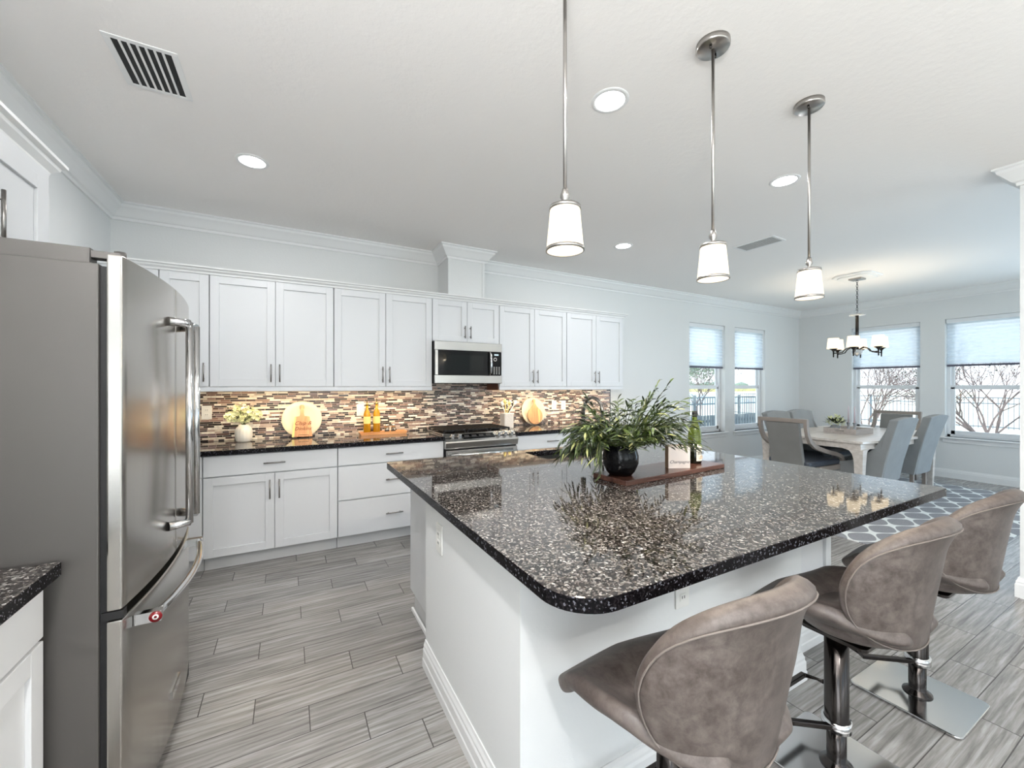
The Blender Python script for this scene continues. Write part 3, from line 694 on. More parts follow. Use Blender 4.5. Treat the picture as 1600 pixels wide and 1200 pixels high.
# ------------------------------------------------------------------ left run next to the camera
def facing_x(t, y0, y1, z0, z1, xf, nm='door', shak=True):
    """front on plane x=xf looking +x, between y0 and y1"""
    if shak: bm = shaker_x(y0, y1, z0, z1, -xf)
    else: bm = bx(y0, -xf, z0, y1, -xf+.02, z1)
    for v in bm.verts: v.co = Vector((-v.co.y, v.co.x, v.co.z))
    return obj(nm, bm, 'cab', t, world=True, bevel=.002)
t = thing('base_cabinet', 'white base cabinet in the lower left corner beside the fridge', 'cabinet', (-.9, 1.18, 0))
obj('body', bx(XL+.003, .66, .105, -.60, 1.568, BT-.002), 'cab', t, world=True)
obj('toe_kick', bx(XL+.003, .66, 0, -.66, 1.568, .105), 'toe', t, world=True)
facing_x(t, .665, 1.564, .722, .868, -.578, 'drawer', False)
for a, b in ((.665, 1.112), (1.117, 1.564)): facing_x(t, a, b, .112, .712, -.578)
t = thing('base_cabinet', 'white base cabinet at the left edge, nearest the camera', 'cabinet', (-.9, .2, 0))
obj('body', bx(XL+.003, -.4, .105, -.60, .655, BT-.002), 'cab', t, world=True)
facing_x(t, -.395, .65, .722, .868, -.578, 'drawer', False); facing_x(t, -.395, .65, .112, .712, -.578)
bm = prism(rrect(XL+.003, -.42, -.546, 1.574, .004, 2), 'z', BT, CT); bmesh.ops.recalc_face_normals(bm, faces=bm.faces)
for f in bm.faces: f.material_index = 0 if f.normal.z > .5 else 1
tag(obj('worktop', bm, ['granite', 'granite_edge'], bevel=.003), 'dark granite worktop in the lower left corner beside the fridge', 'worktop')
t = thing('wall_cabinet', 'white two-door cabinet above the fridge in the upper left corner', 'cabinet', (-1.08, 2.09, 1.84))
obj('body', bx(XL+.003, 1.60, 1.84, -.948, 2.585, 2.345), 'cab', t, world=True)
for a, b, yh in ((1.665, 2.09, 2.04), (2.095, 2.52, 2.15)):
    d_ = facing_x(t, a, b, 1.85, 2.284, -.926)
    obj('handle', pull((-.926, yh, 1.893), (-.926, yh, 2.094), (.032, 0, 0), .0065), 'handle', d_, world=True)
bm = bx(-.948, 1.60, 1.84, -.938, 2.585, 2.345); obj('face_frame', bm, 'cab', t, world=True)
t['group'] = 'white cabinets left of the fridge'
t = thing('wall_cabinet', 'white wall cabinet at the left edge above the near worktop', 'cabinet', (-1.08, .9, 1.37)); t['group'] = 'white cabinets left of the fridge'
obj('body', bx(XL+.003, .0, 1.37, -.948, 1.595, 2.345), 'cab', t, world=True); facing_x(t, .8, 1.59, 1.375, 2.284, -.926)
CL = [(0, 2.33), (.008, 2.33), (.012, 2.345), (.034, 2.365), (.038, 2.378), (.055, 2.386), (.055, 2.40), (0, 2.40)]
st('trim_7', sweep_profile([(-.948, .0), (-.948, 2.585), (XL+.002, 2.585)], [(a, z) for a, z in CL]), 'trim')

# ------------------------------------------------------------------ island
t = thing('kitchen_island', 'white island with a textured end wall and base trim', 'kitchen island', (1.6, 1.7, 0))
obj('end_wall', bx(.60, 1.05, 0, 2.14, 2.0, BT-.002), 'wall', t, world=True, label='textured white half wall')
bm = bx(.68, 2.001, .105, 2.64, 2.60, .655)
for a_ in [(.68, 2.001, .655, 1.46, 2.60, BT-.002), (2.23, 2.001, .655, 2.64, 2.60, BT-.002), (1.46, 2.001, .655, 2.23, 2.215, BT-.002), (1.46, 2.585, .655, 2.23, 2.60, BT-.002)]: box(bm, *a_)
obj('cabinet_body', bm, 'cab', t, world=True)
obj('toe_kick', bx(.688, 2.001, 0, 2.62, 2.53, .105), 'toe', t, world=True)
obj('back_panel', bx(2.141, 1.165, 0, 2.64, 2.0, BT-.002), 'cab', t, world=True)
obj('corner_post', bx(2.60, 1.15, .0, 2.655, 1.20, BT-.002), 'cab', t, world=True, bevel=.003)
BI = [(0, 0), (.018, 0), (.018, .04), (.015, .046), (.015, .085), (.011, .094), (.011, .105), (.006, .118), (.004, .13), (0, .13)]
obj('baseboard', sweep_profile([(2.14, 1.164), (2.14, 1.05), (.60, 1.05), (.60, 2.0)], [(-a, z) for a, z in BI]), 'trim', t, world=True)
obj('baseboard', sweep_profile([(2.16, 1.165), (2.60, 1.165)], [(a, z) for a, z in BI]), 'trim', t, world=True)
obj('shoe_trim', bx(.668, 2.001, 0, .679, 2.53, .02), 'trim', t, world=True)
for a, b in ((.69, 1.15), (1.155, 1.62), (1.625, 2.14), (2.145, 2.63)):
    bm = shaker_x(-b, -a, .112, .87, -2.62)
    for v in bm.verts: v.co = Vector((-v.co.x, -v.co.y, v.co.z))
    d_ = obj('door', bm, 'cab', t, world=True, bevel=.0015)
# worktop with sink cutout
ox0, ox1, oy0, oy1 = .535, 2.722, .708, 2.640
sx0, sx1, sy0, sy1 = 1.49, 2.20, 2.245, 2.555
bm = B()
outer = rrect(ox0, oy0, ox1, oy1, [.03, .03, .13, .02], 10)
inner = rrect(sx0, sy0, sx1, sy1, .03, 10)
for zz in (BT, CT):
    pass
def ring_face(bm, z):
    # bridge outer and inner loops through quadrants (both run ccw from +x+y corner, equal counts)
    A = [bm.verts.new((p[0], p[1], z)) for p in outer]; Bq = [bm.verts.new((p[0], p[1], z)) for p in inner]; n_ = len(A)
    for i in range(n_): bm.faces.new((A[i], A[(i+1) % n_], Bq[(i+1) % n_], Bq[i]))
    return A, Bq
At, Bt = ring_face(bm, CT); Ab, Bb = ring_face(bm, BT); n_ = len(At)
for i in range(n_):
    j = (i+1) % n_; bm.faces.new((At[i], At[j], Ab[j], Ab[i])); bm.faces.new((Bt[i], Bt[j], Bb[j], Bb[i]))
bmesh.ops.recalc_face_normals(bm, faces=bm.faces)
for f in bm.faces: f.material_index = 0 if f.normal.z > .5 else 1
tag(obj('worktop', bm, ['granite', 'granite_edge'], bevel=.004), 'large glossy speckled granite slab on the island', 'worktop')
bm = B()
box(bm, sx0-.02, sy0-.02, .68, sx1+.02, sy0-.005, BT-.001); box(bm, sx0-.02, sy1+.005, .68, sx1+.02, sy1+.02, BT-.001)
box(bm, sx0-.02, sy0-.02, .68, sx0-.005, sy1+.02, BT-.001); box(bm, sx1+.005, sy0-.02, .68, sx1+.02, sy1+.02, BT-.001); box(bm, sx0-.02, sy0-.02, .67, sx1+.02, sy1+.02, .68)
t = thing('sink', 'undermount steel sink in the island behind the plant', 'sink', (1.845, 2.4, .67)); obj('basin', bm, 'sinksteel', t, world=True); obj('drain', cyl(1.85, 2.4, .68, .684, .045), 'chrome', t, world=True)
t = thing('faucet', 'dark gooseneck faucet rising behind the plant', 'faucet', (1.83, 2.10, CT))
obj('base', lathe([(0, 0), (.028, 0), (.028, .006), (.02, .012), (.017, .05), (0, .05)], 20), 'gunmetal', t)
gp = [(0, 0, .05), (0, 0, .30)]+[(0, .1-.1*math.cos(a), .30+.1*math.sin(a)) for a in [R(q) for q in range(15, 181, 15)]]+[(0, .2, .22)]
obj('neck', tube(gp, .012, 14), 'gunmetal', t)
obj('spray_head', tube([(0, .2, .24), (0, .2, .17)], [.016, .019], 14), 'gunmetal', t)
obj('lever', tube([(.015, 0, .035), (.06, 0, .05), (.10, 0, .085)], [.008, .007, .006], 10), 'gunmetal', t)

# ------------------------------------------------------------------ bar stools
def make_stool():
    t = thing('bar_stool', '', 'bar stool', (0, 0, 0), 0, 'bar stools at the island')
    bm = prism(rrect(-.185, -.185, .185, .185, .028, 6), 'z', .004, .014)
    obj('base_plate', bm, 'chrome', t, bevel=.003)
    bm = lathe([(0, .014), (.052, .014), (.05, .02), (.032, .032), (.03, .04), (.03, .17), (0, .17)], 28)
    obj('column', bm, 'darkchrome', t)
    obj('gas_lift_sleeve', lathe([(0, .165), (.039, .165), (.039, .17), (.037, .175), (.037, .51), (0, .51)], 28), 'darkchrome', t)
    obj('collar', lathe([(.031, .15), (.045, .15), (.045, .185), (.038, .185)], 28), 'chrome', t)
    rp = [(-.04, 0, 0), (-.20, .125, 0), (-.165, .19, 0), (.165, .19, 0), (.20, .125, 0), (.04, 0, 0)]
    sq = [(-1, -1), (1, -1), (1, 1), (-1, 1)]
    obj('footrest', tube([(a, b, .167) for a, b, c in rp], .009, 8, prof=sq), 'darkchrome', t, bevel=.002)
    # under-seat mount
    bm = prism(rrect(-.09, -.12, .09, .08, .02, 4), 'z', .508, .52); obj('mounting_plate', bm, 'darkchrome', t)
    # seat shell: rounded outline, sides turned up, front edge rolled down
    NX, NY = 16, 18; bm = B(); g = []
    def hwid(s): return .242*math.sqrt(max(.05, 1-((.55-s)/.60)**2)) if s < .55 else .242+.004*(s-.55)
    for j in range(NY+1):
        s = j/NY; y = -.225+.445*s; hw = hwid(s)
        if s > .93: hw *= 1-.9*(s-.93)**1.0
        rowv = []
        for i in range(NX+1):
            u_ = -1+2*i/NX; x_ = u_*hw
            side = .070*abs(u_)**2.4*max(.12, min(1, (.22-y)/.25))*(1 if y > -.08 else max(.25, 1+(y+.08)*4.5))
            front = -.050*max(0, (y-.10)/.12)**1.7*(.6+.4*abs(u_))
            front += .022*math.exp(-((y-.13)/.07)**2)*(1-u_*u_)
            dip = -.024*math.exp(-((y+.04)/.13)**2)*(1-u_*u_)
            rear = .0
            yy = y-(.014*u_*u_ if s > .85 else 0)
            rowv.append(bm.verts.new((x_, yy, .622+side+front+dip+rear)))
        g.append(rowv)
    for j in range(NY):
        for i in range(NX): bm.faces.new((g[j][i], g[j][i+1], g[j+1][i+1], g[j+1][i]))
    bmesh.ops.recalc_face_normals(bm, faces=bm.faces)
    if sum(f.normal.z for f in bm.faces) < 0: bmesh.ops.reverse_faces(bm, faces=bm.faces)
    seat = obj('seat', bm, 'leather', t, solid=.045, sub=2, keepn=True)
    # rounded belly under the seat
    bm = B(); g = []
    for j in range(7):
        u_ = j/6; sc_ = math.cos(u_*PI/2*.75); z = .612-.085*math.sin(u_*PI/2)
        g.append([bm.verts.new((.175*sc_*math.cos(2*PI*i/28), (.215 if math.sin(2*PI*i/28) < 0 else .15)*sc_*math.sin(2*PI*i/28)-.02, z)) for i in range(28)])
    for a_, b_ in zip(g, g[1:]):
        for i in range(28): bm.faces.new((a_[i], a_[(i+1) % 28], b_[(i+1) % 28], b_[i]))
    bm.faces.new(g[-1]); bm.faces.new(g[0])
    obj('seat_underside', bm, 'leather', t, smooth=True)
    # backrest
    def back_pt(p, q, off=0.0):
        thm = R(78); th = p*thm
        edge = .155-.01*q
        x_ = .262*math.sin(th)/math.sin(thm)*(.80+.20*min(1, (q+1)/1.0)) * (1.0 if q < .2 else 1-.10*((q-.2)/.8))
        yr = -.235-.055*((q+1)/2)**1.2
        y = yr+edge*(1-math.cos(th))/(1-math.cos(thm))*(.92)-.03*max(0, (q-.45)/.55)**2
        z = .765+q*.205-.02*abs(p)**2*max(0, q)
        return Vector((x_, y, z))
    NR, NA = 9, 44; bm = B(); g = []
    def rim(a, r, n_=2.5):
        ca, sa = math.cos(a), math.sin(a); k = (abs(ca)**n_+abs(sa)**n_)**(-1/n_); return ca*k*r, sa*k*r
    for j in range(1, NR+1): g.append([bm.verts.new(back_pt(*rim(2*PI*i/NA, j/NR))) for i in range(NA)])
    c_v = bm.verts.new(back_pt(0, 0))
    for i in range(NA): bm.faces.new((c_v, g[0][i], g[0][(i+1) % NA]))
    for a_, b_ in zip(g, g[1:]):
        for i in range(NA): bm.faces.new((a_[i], b_[i], b_[(i+1) % NA], a_[(i+1) % NA]))
    bmesh.ops.recalc_face_normals(bm, faces=bm.faces)
    if sum(f.normal.y for f in bm.faces) > 0: bmesh.ops.reverse_faces(bm, faces=bm.faces)   # outward = rear
    back = obj('backrest', bm, 'leather', t, solid=.05, sub=1, keepn=True)
    # seam piping just outside the rear face, following its rim
    pts = []
    for k in range(64):
        a = 2*PI*k/64; p, q = rim(a, .93)
        c0 = back_pt(p, q); e = .01
        nrm = (back_pt(p+e, q)-c0).cross(back_pt(p, q+e)-c0).normalized()
        if nrm.y > 0: nrm = -nrm
        pts.append(c0+nrm*.0005)
    obj('seam', tube(pts, .0022, 6, closed=True), 'stitch', back)
    return t
s0 = make_stool()
SP = [((.883, .744), 'nearest bar stool in taupe leather, cut off by the bottom of the view'), ((1.755, .744), 'middle bar stool in taupe leather at the island'), ((2.487, .744), 'bar stool farthest along the island, nearest the patterned rug')]
for i, ((a, b), lb) in enumerate(SP):
    o = s0 if i == 0 else copy_tree(s0)
    place(o, (a, b, 0), 0, lb)

# ------------------------------------------------------------------ ceiling fittings
def make_pendant():
    t = thing('pendant_lamp', '', 'pendant lamp', (0, 0, 0), 0, 'pendant lamps over the island')   # origin at ceiling
    ca = obj('canopy', lathe([(0, 0), (.066, 0), (.066, -.02), (.062, -.025), (0, -.025)], 32), 'nickel', t)
    for s in (-1, 1): obj('screw', lathe([(0, -.025), (.005, -.025), (.005, -.04), (0, -.042)], 10, s*.033, 0), 'darkchrome', ca)
    obj('rod', tube([(0, 0, -.025), (0, 0, -.80)], .0065, 12), 'nickel', t)
    obj('swivel', lathe([(0, -.79), (.009, -.79), (.012, -.802), (.016, -.812), (.016, -.82), (.008, -.832), (.008, -.842), (.03, -.85), (.03, -.853), (0, -.853)], 20), 'nickel', t)
    sh = obj('shade', lathe([(.012, -.852), (.049, -.855), (.053, -.90), (.062, -.995), (.060, -.994), (.05, -.90), (.046, -.858), (.012, -.856)], 36), 'shade', t)
    obj('rim', lathe([(.0475, -.850), (.0515, -.850), (.0525, -.862), (.0485, -.862)], 36), 'nickel', sh)
    obj('rim', lathe([(.0595, -.988), (.064, -.988), (.0645, -.998), (.0595, -.998)], 36), 'nickel', sh)
    obj('diffuser', lathe([(0, -.991), (.0595, -.991), (.0595, -.993), (0, -.993)], 30), 'shade', sh)
    return t
p0 = make_pendant()
for i, (x_, lb) in enumerate([(.806, 'nearest pendant lamp, its canopy above the top of the view'), (1.572, 'middle pendant lamp over the island'), (2.338, 'pendant lamp farthest from the camera, nearest the dining area')]):
    o = p0 if i == 0 else copy_tree(p0); place(o, (x_, 1.11, CE), R(20), lb)
    area('pendant_glow', (x_, 1.11, CE-.996), (0, 0, 0), .11, .11, 5, (1, .84, .62), 'DISK')
def make_can():
    t = thing('recessed_light', '', 'ceiling light', (0, 0, 0), 0, 'recessed ceiling lights')
    obj('trim_ring', lathe([(.074, -.001), (.074, -.006), (.092, -.004), (.094, -.001)], 40), 'trim', t)
    obj('lens', lathe([(0, -.003), (.074, -.003), (.074, -.001), (0, -.001)], 32), 'led', t)
    return t
c0 = make_can(); first = True
for x_, y_, lb in [(1.427, 1.581, 'large bright recessed light right of the nearest pendant rod'), (-.208, 3.112, 'recessed light at the left, beyond the square ceiling vent'), (3.063, 1.609, 'recessed light between the two farther pendant rods'), (3.028, 3.154, 'smallest recessed light, near the crown moulding over the wall cabinets'),
                   (-.208, .1, 'added recessed light over the camera, outside the view'), (1.427, -.1, 'added recessed light behind the camera, outside the view')]:  # last two fittings are unseen, added to brighten the room
    o = c0 if first else copy_tree(c0); first = False; place(o, (x_, y_, CE), 0, lb)
    area('can_and_fill_glow', (x_, y_, CE-.012), (0, 0, 0), .12, .12, 8 if y_ > 2.5 else 8 if y_ > 1 else 26 if x_ < 1 else 5, (.99, .99, 1), 'DISK')
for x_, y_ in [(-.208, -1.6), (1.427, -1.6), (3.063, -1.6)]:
    area('can_and_fill_glow', (x_, y_, CE-.012), (0, 0, 0), .12, .12, 22 if x_ < 0 else 3.5, (.99, .99, 1), 'DISK')  # added ceiling lamps without fittings, unseen behind the camera
# unseen uplighters added behind the camera to brighten the ceiling
for x_, y_, pw, lb in ((-.75, -.75, 96, 'added fill uplighter behind the camera on the left, outside the view'), (2.6, -1.3, 14, 'added fill uplighter behind the camera on the right, outside the view')):
    t = thing('added_uplighter', lb, 'floor lamp', (x_, y_, 0), 0, 'added fill uplighters')
    obj('base', lathe([(0, 0), (.14, 0), (.14, .015), (.03, .03), (0, .03)], 28), 'nickel', t)
    obj('pole', tube([(0, 0, .03), (0, 0, 1.72)], .012, 12), 'nickel', t)
    obj('bowl', lathe([(0, 1.70), (.05, 1.71), (.15, 1.78), (.19, 1.83), (.185, 1.83), (.145, 1.79), (.05, 1.725), (0, 1.72)], 32), 'nickel', t)
    area('fill_uplight', (x_, y_, 1.79), (R(180), 0, 0), .22, .22, pw, (.97, .98, 1), 'DISK')
# vents
t = thing('ceiling_vent', 'square white ceiling vent with dark louvres in the upper left', 'vent', (-.552, 2.43, CE), 0, 'ceiling vents')
bm = B()
for a in [(-.125, -.17, -.004, .125, -.148, 0), (-.125, .148, -.004, .125, .17, 0), (-.125, -.148, -.004, -.1, .148, 0), (.1, -.148, -.004, .125, .148, 0)]: box(bm, *a)
obj('frame', bm, 'trim', t, bevel=.001)
obj('duct', bx(-.1, -.148, -.0012, .1, .148, -.0004), 'blackmat', t)
for k in range(6):
    xk = -.1+(k+1)*.2/7
    bm = bx(-.0045, -.148, -.0045, .0045, .148, -.0015); obj('louvre', bm, 'trim', t, loc=(xk, 0, 0))
t = thing('ceiling_vent', 'long grey slotted ceiling vent left of the dining area', 'vent', (4.19, 2.45, CE), R(2), 'ceiling vents')
bm = B()
for a in [(-.12, -.2, -.006, .12, -.178, 0), (-.12, .178, -.006, .12, .2, 0), (-.12, -.178, -.006, -.1, .178, 0), (.1, -.178, -.006, .12, .178, 0)]: box(bm, *a)
obj('frame', bm, 'trim', t)
obj('duct', bx(-.1, -.178, -.0012, .1, .178, -.0004), 'fridgeside', t)
for k in range(7): obj('louvre', bx(-.0055, -.178, -.006, .0055, .178, -.0015), 'toe', t, loc=(-.087+k*.029, 0, 0))

# ------------------------------------------------------------------ chandelier and medallion
t = thing('ceiling_medallion', 'cream octagonal ceiling medallion above the chandelier', 'ceiling medallion', (6.56, 2.55, CE))
def octa(a, b, c): return [(-a, -b+c), (-a+c, -b), (a-c, -b), (a, -b+c), (a, b-c), (a-c, b), (-a+c, b), (-a, b-c)]
obj('plate', prism(octa(.24, .215, .08), 'z', -.022, 0), 'trim', t, bevel=.006)
obj('raised_field', prism(octa(.19, .17, .06), 'z', -.034, -.022), 'trim', t, bevel=.005)
t = thing('chandelier', 'bronze six-arm chandelier with cream shades over the dining table', 'chandelier', (6.56, 2.55, CE-.034))
zc = -(CE-.034)
obj('canopy', bx(-.07, -.07, -.02, .07, .07, 0), 'nickel', t, bevel=.004)
ch = B()
for k in range(14):
    z0 = -.02-k*.03; a = 0 if k % 2 else PI/2
    tube([(math.cos(a)*.009*math.cos(q), math.sin(a)*.009*math.cos(q), z0-.018+.018*math.sin(q)) for q in [2*PI*i/10 for i in range(10)]], .0028, 6, ch, closed=True)
obj('chain', ch, 'darkchrome', t)
obj('crystal_disc', lathe([(0, zc+2.345), (.085, zc+2.335), (.09, zc+2.325), (.085, zc+2.318), (0, zc+2.318)], 28), 'crystal', t)
obj('finial', lathe([(0, zc+2.40), (.012, zc+2.395), (.03, zc+2.37), (.03, zc+2.345), (0, zc+2.345)], 20), 'crystal', t)
obj('column', tube([(0, 0, zc+2.32), (0, 0, zc+1.86)], .018, 14), 'darkchrome', t)
obj('bowl', lathe([(0, zc+1.88), (.05, zc+1.87), (.06, zc+1.84), (.04, zc+1.81), (.012, zc+1.79), (0, zc+1.78)], 24), 'crystal', t)
for k in range(6):
    a = R(-28.6-18+60*k); ca, sa = math.cos(a), math.sin(a)
    pp = [(ca*r_, sa*r_, zc+z_) for r_, z_ in [(.02, 1.87), (.08, 1.90), (.13, 1.88), (.16, 1.84), (.21, 1.83), (.26, 1.83)]]
    arm = obj('arm', tube(pp, .007, 8), 'darkchrome', t)
    obj('drop', lathe([(0, zc+1.775), (.007, zc+1.775), (.009, zc+1.85), (.02, zc+1.868), (.045, zc+1.885), (.045, zc+1.89), (0, zc+1.89)], 14, ca*.26, sa*.26), 'darkchrome', arm)
    obj('shade', lathe([(.074, zc+1.89), (.060, zc+2.03), (.058, zc+2.03), (.072, zc+1.89)], 28, ca*.26, sa*.26), 'shade_ch', t)
for k in range(6):
    a = R(-28.6-18+60*k); l = bpy.data.lights.new('chandelier_glow', 'POINT'); l.energy = 2.8; l.color = (1, .84, .62); l.shadow_soft_size = .02
    lo = bpy.data.objects.new('chandelier_glow', l); C.objects.link(lo); lo.location = (6.56+.26*math.cos(a), 2.55+.26*math.sin(a), 1.985)

# ------------------------------------------------------------------ dining area
RX0, RX1, RY0, RY1 = 4.45, 8.15, 1.09, 4.05
o = obj('area_rug', bx(-(RX1-RX0)/2, -(RY1-RY0)/2, 0, (RX1-RX0)/2, (RY1-RY0)/2, .008), 'rug', loc=((RX0+RX1)/2, (RY0+RY1)/2, .0005)); tag(o, 'grey rug with a cream trellis pattern under the dining table', 'rug')
RZ = .0092
t = thing('dining_table', 'long whitewashed dining table with clipped corners on the rug', 'dining table', (6.78, 2.72, RZ))
L2, W2 = 1.09, .56
def tab_outline(a, b, bow):
    pts = []
    for i in range(13): x_ = -a+2*a*i/12; pts.append((x_, -b-bow*(1-(x_/a)**2)))
    for i in range(13): x_ = a-2*a*i/12; pts.append((x_, b+bow*(1-(x_/a)**2)))
    return pts
obj('tabletop', prism(tab_outline(L2, W2, .10), 'z', .722, .752), 'tablewood', t, bevel=.005)
obj('apron', prism(tab_outline(L2-.03, W2-.03, .09), 'z', .655, .7215), 'tablewood', t)
for s1 in (-1, 1):
    for s2 in (-1, 1):
        bm = B(); cx, cy = s1*(L2-.05), s2*(W2-.045)
        for (z0, h0, z1, h1) in [(0, .026, .5, .042), (.5, .042, .655, .05)]:
            lo_ = [bm.verts.new((cx+q[0]*h0, cy+q[1]*h0, z0)) for q in ((-1,-1),(1,-1),(1,1),(-1,1))]; hi_ = [bm.verts.new((cx+q[0]*h1, cy+q[1]*h1, z1)) for q in ((-1,-1),(1,-1),(1,1),(-1,1))]
            for k in range(4): bm.faces.new((lo_[k], lo_[(k+1) % 4], hi_[(k+1) % 4], hi_[k]))
            bm.faces.new(lo_); bm.faces.new(hi_)
        # curved bracket under the apron
        br = [(cx-s1*.04, .655), (cx-s1*.14, .655), (cx-s1*.09, .64), (cx-s1*.06, .60), (cx-s1*.045, .54), (cx-s1*.035, .50)]
        prism(br, 'y', cy-.04, cy+.04, bm)
        br = [(cy-s2*.04, .655), (cy-s2*.14, .655), (cy-s2*.09, .64), (cy-s2*.06, .60), (cy-s2*.045, .54), (cy-s2*.035, .50)]
        prism(br, 'x', cx-.04, cx+.04, bm)
        obj('leg', bm, 'tablewood', t)
def make_sidechair():   # faces +y
    t = thing('dining_chair', '', 'dining chair', (0, 0, 0), 0, 'upholstered chairs along the table sides')
    # back: tapered, leaning slab, convex top
    bm = B(); N_ = 8; F_, K_ = [], []
    lv = [(.26, -.235, .235), (.50, -.275, .25), (.75, -.33, .27), (1.0, -.40, .29)]
    for (z, y, hw) in lv:
        F_.append([bm.verts.new((hw*u_, y+.085-.02*(1-u_*u_), z+(.025*(1-u_*u_) if z == 1.0 else 0))) for u_ in [-1+2*i/N_ for i in range(N_+1)]])
        K_.append([bm.verts.new((hw*u_, y-.015*(1-u_*u_), z+(.025*(1-u_*u_) if z == 1.0 else 0))) for u_ in [-1+2*i/N_ for i in range(N_+1)]])
    for S in (F_, K_):
        for a, b in zip(S, S[1:]):
            for i in range(N_): bm.faces.new((a[i], a[i+1], b[i+1], b[i]))
    for i in range(N_): bm.faces.new((F_[-1][i], F_[-1][i+1], K_[-1][i+1], K_[-1][i])); bm.faces.new((F_[0][i], F_[0][i+1], K_[0][i+1], K_[0][i]))
    for a, b in zip(range(3), range(1, 4)):
        for i in (0, N_): bm.faces.new((F_[a][i], F_[b][i], K_[b][i], K_[a][i]))
    bmesh.ops.remove_doubles(bm, verts=bm.verts, dist=1e-5)
    obj('backrest', bm, 'uphol', t, bevel=.012)
    # sloping side wings
    for s in (-1, 1):
        pr_ = [(-.23, .26), (.24, .30), (.25, .44), (.16, .46), (.05, .49), (-.06, .55), (-.15, .64), (-.22, .75), (-.29, .90), (-.35, .93), (-.27, .50)]
        bm = prism(pr_, 'x', s*.235, s*.262); obj('side_wing', bm, 'uphol', t, bevel=.006)
    obj('seat', prism(rrect(-.236, -.2, .236, .25, .03, 4), 'z', .30, .42), 'uphol', t, bevel=.01)
    obj('seat_cushion', prism(rrect(-.23, -.18, .23, .26, .04, 5), 'z', .42, .475), 'seatskyblue', t, bevel=.018, label='dark cushion')
    for s1 in (-1, 1):
        for y0 in (-.19, .21):
            bm = B(); box(bm, s1*.2-.02, y0-.02, 0, s1*.2+.02, y0+.02, .30); obj('leg', bm, 'framewood', t, bevel=.004)
    return t
def make_headchair():   # faces +x
    t = thing('dining_armchair', '', 'dining chair', (0, 0, 0), 0, 'armchairs at the table ends')
    prof_ = [(-1, -1), (1, -1), (1, 1), (-1, 1)]
    crv = [(-.44, .985), (-.435, .90), (-.41, .81), (-.36, .735), (-.27, .675), (-.18, .645), (-.04, .605), (.10, .575), (.20, .555), (.30, .52), (.37, .45), (.42, .35), (.435, .20), (.44, 0)]
    for s in (-1, 1):
        obj('arm_frame', tube([(a-.0, s*.265, z) for a, z in crv], .021, prof=[(-.9, -1.2), (.9, -1.2), (.9, 1.2), (-.9, 1.2)]), 'framewood', t, bevel=.004)
        obj('rear_leg', prism([(-.30, .42), (-.22, .42), (-.30, 0), (-.34, 0)], 'y', s*.25-.02, s*.25+.02), 'framewood', t)
    obj('top_rail', bx(-.465, -.285, .952, -.42, .285, 1.0), 'framewood', t, bevel=.006)
    bm = B(); A = [(-.43, .95), (-.40, .80), (-.355, .60), (-.32, .42)]
    pr_ = [(x_-.028, z) for x_, z in A]+[(x_+.028, z) for x_, z in reversed(A)]
    prism(pr_, 'y', -.185, .185, bm); obj('back_panel', bm, 'upholshade', t, bevel=.01)
    obj('seat_frame', prism(rrect(-.34, -.255, .40, .255, .03, 4), 'z', .36, .42), 'framewood', t, bevel=.005)
    obj('seat_cushion', prism(rrect(-.33, -.245, .40, .245, .05, 5), 'z', .42, .49), 'seatskyblue', t, bevel=.02)
    return t
k0 = make_sidechair(); first = True
for x_, y_, rz, lb in [(6.23, 2.33, 0, 'grey upholstered chair on the island side of the table, nearer the camera'), (7.18, 2.33, 0, 'grey upholstered chair on the island side of the table, nearer the far window'),
                       (6.23, 3.04, PI, 'pale upholstered chair on the side window side, nearer the camera'), (6.86, 3.04, PI, 'pale upholstered chair on the side window side, left of the flowers')]:
    o = k0 if first else copy_tree(k0); first = False; place(o, (x_, y_, RZ), rz, lb)
h0 = make_headchair(); place(h0, (5.66, 2.755, RZ), R(-2), 'grey armchair with open wooden frame at the near end of the table')
place(copy_tree(h0), (7.80, 2.70, RZ), PI, 'armchair with open wooden frame at the far end, before the window')
TZ = RZ+.752
t = thing('serving_tray', 'grey wooden tray with cut-out handle on the dining table', 'tray', (6.60, 2.665, TZ), R(-2))
bm = bx(-.22, -.185, 0, .22, .185, .012); box(bm, -.22, -.185, .012, -.205, .185, .072); box(bm, .205, -.185, .012, .22, .185, .072); box(bm, -.205, -.185, .012, .205, -.17, .072); box(bm, -.205, .17, .012, .205, .185, .072)
obj('body', bm, 'traygrey', t); obj('handle', bx(-.226, -.05, .034, -.2205, .05, .056), 'nickel', t)
t = thing('flower_bowl', 'glass bowl of white flowers on the dining tray', 'flower arrangement', (6.52, 2.78, TZ+.0125))
obj('bowl', lathe([(0, 0), (.035, 0), (.05, .02), (.055, .06), (.045, .09), (.04, .088), (.048, .06), (.044, .022), (0, .01)], 20), 'crystal', t)
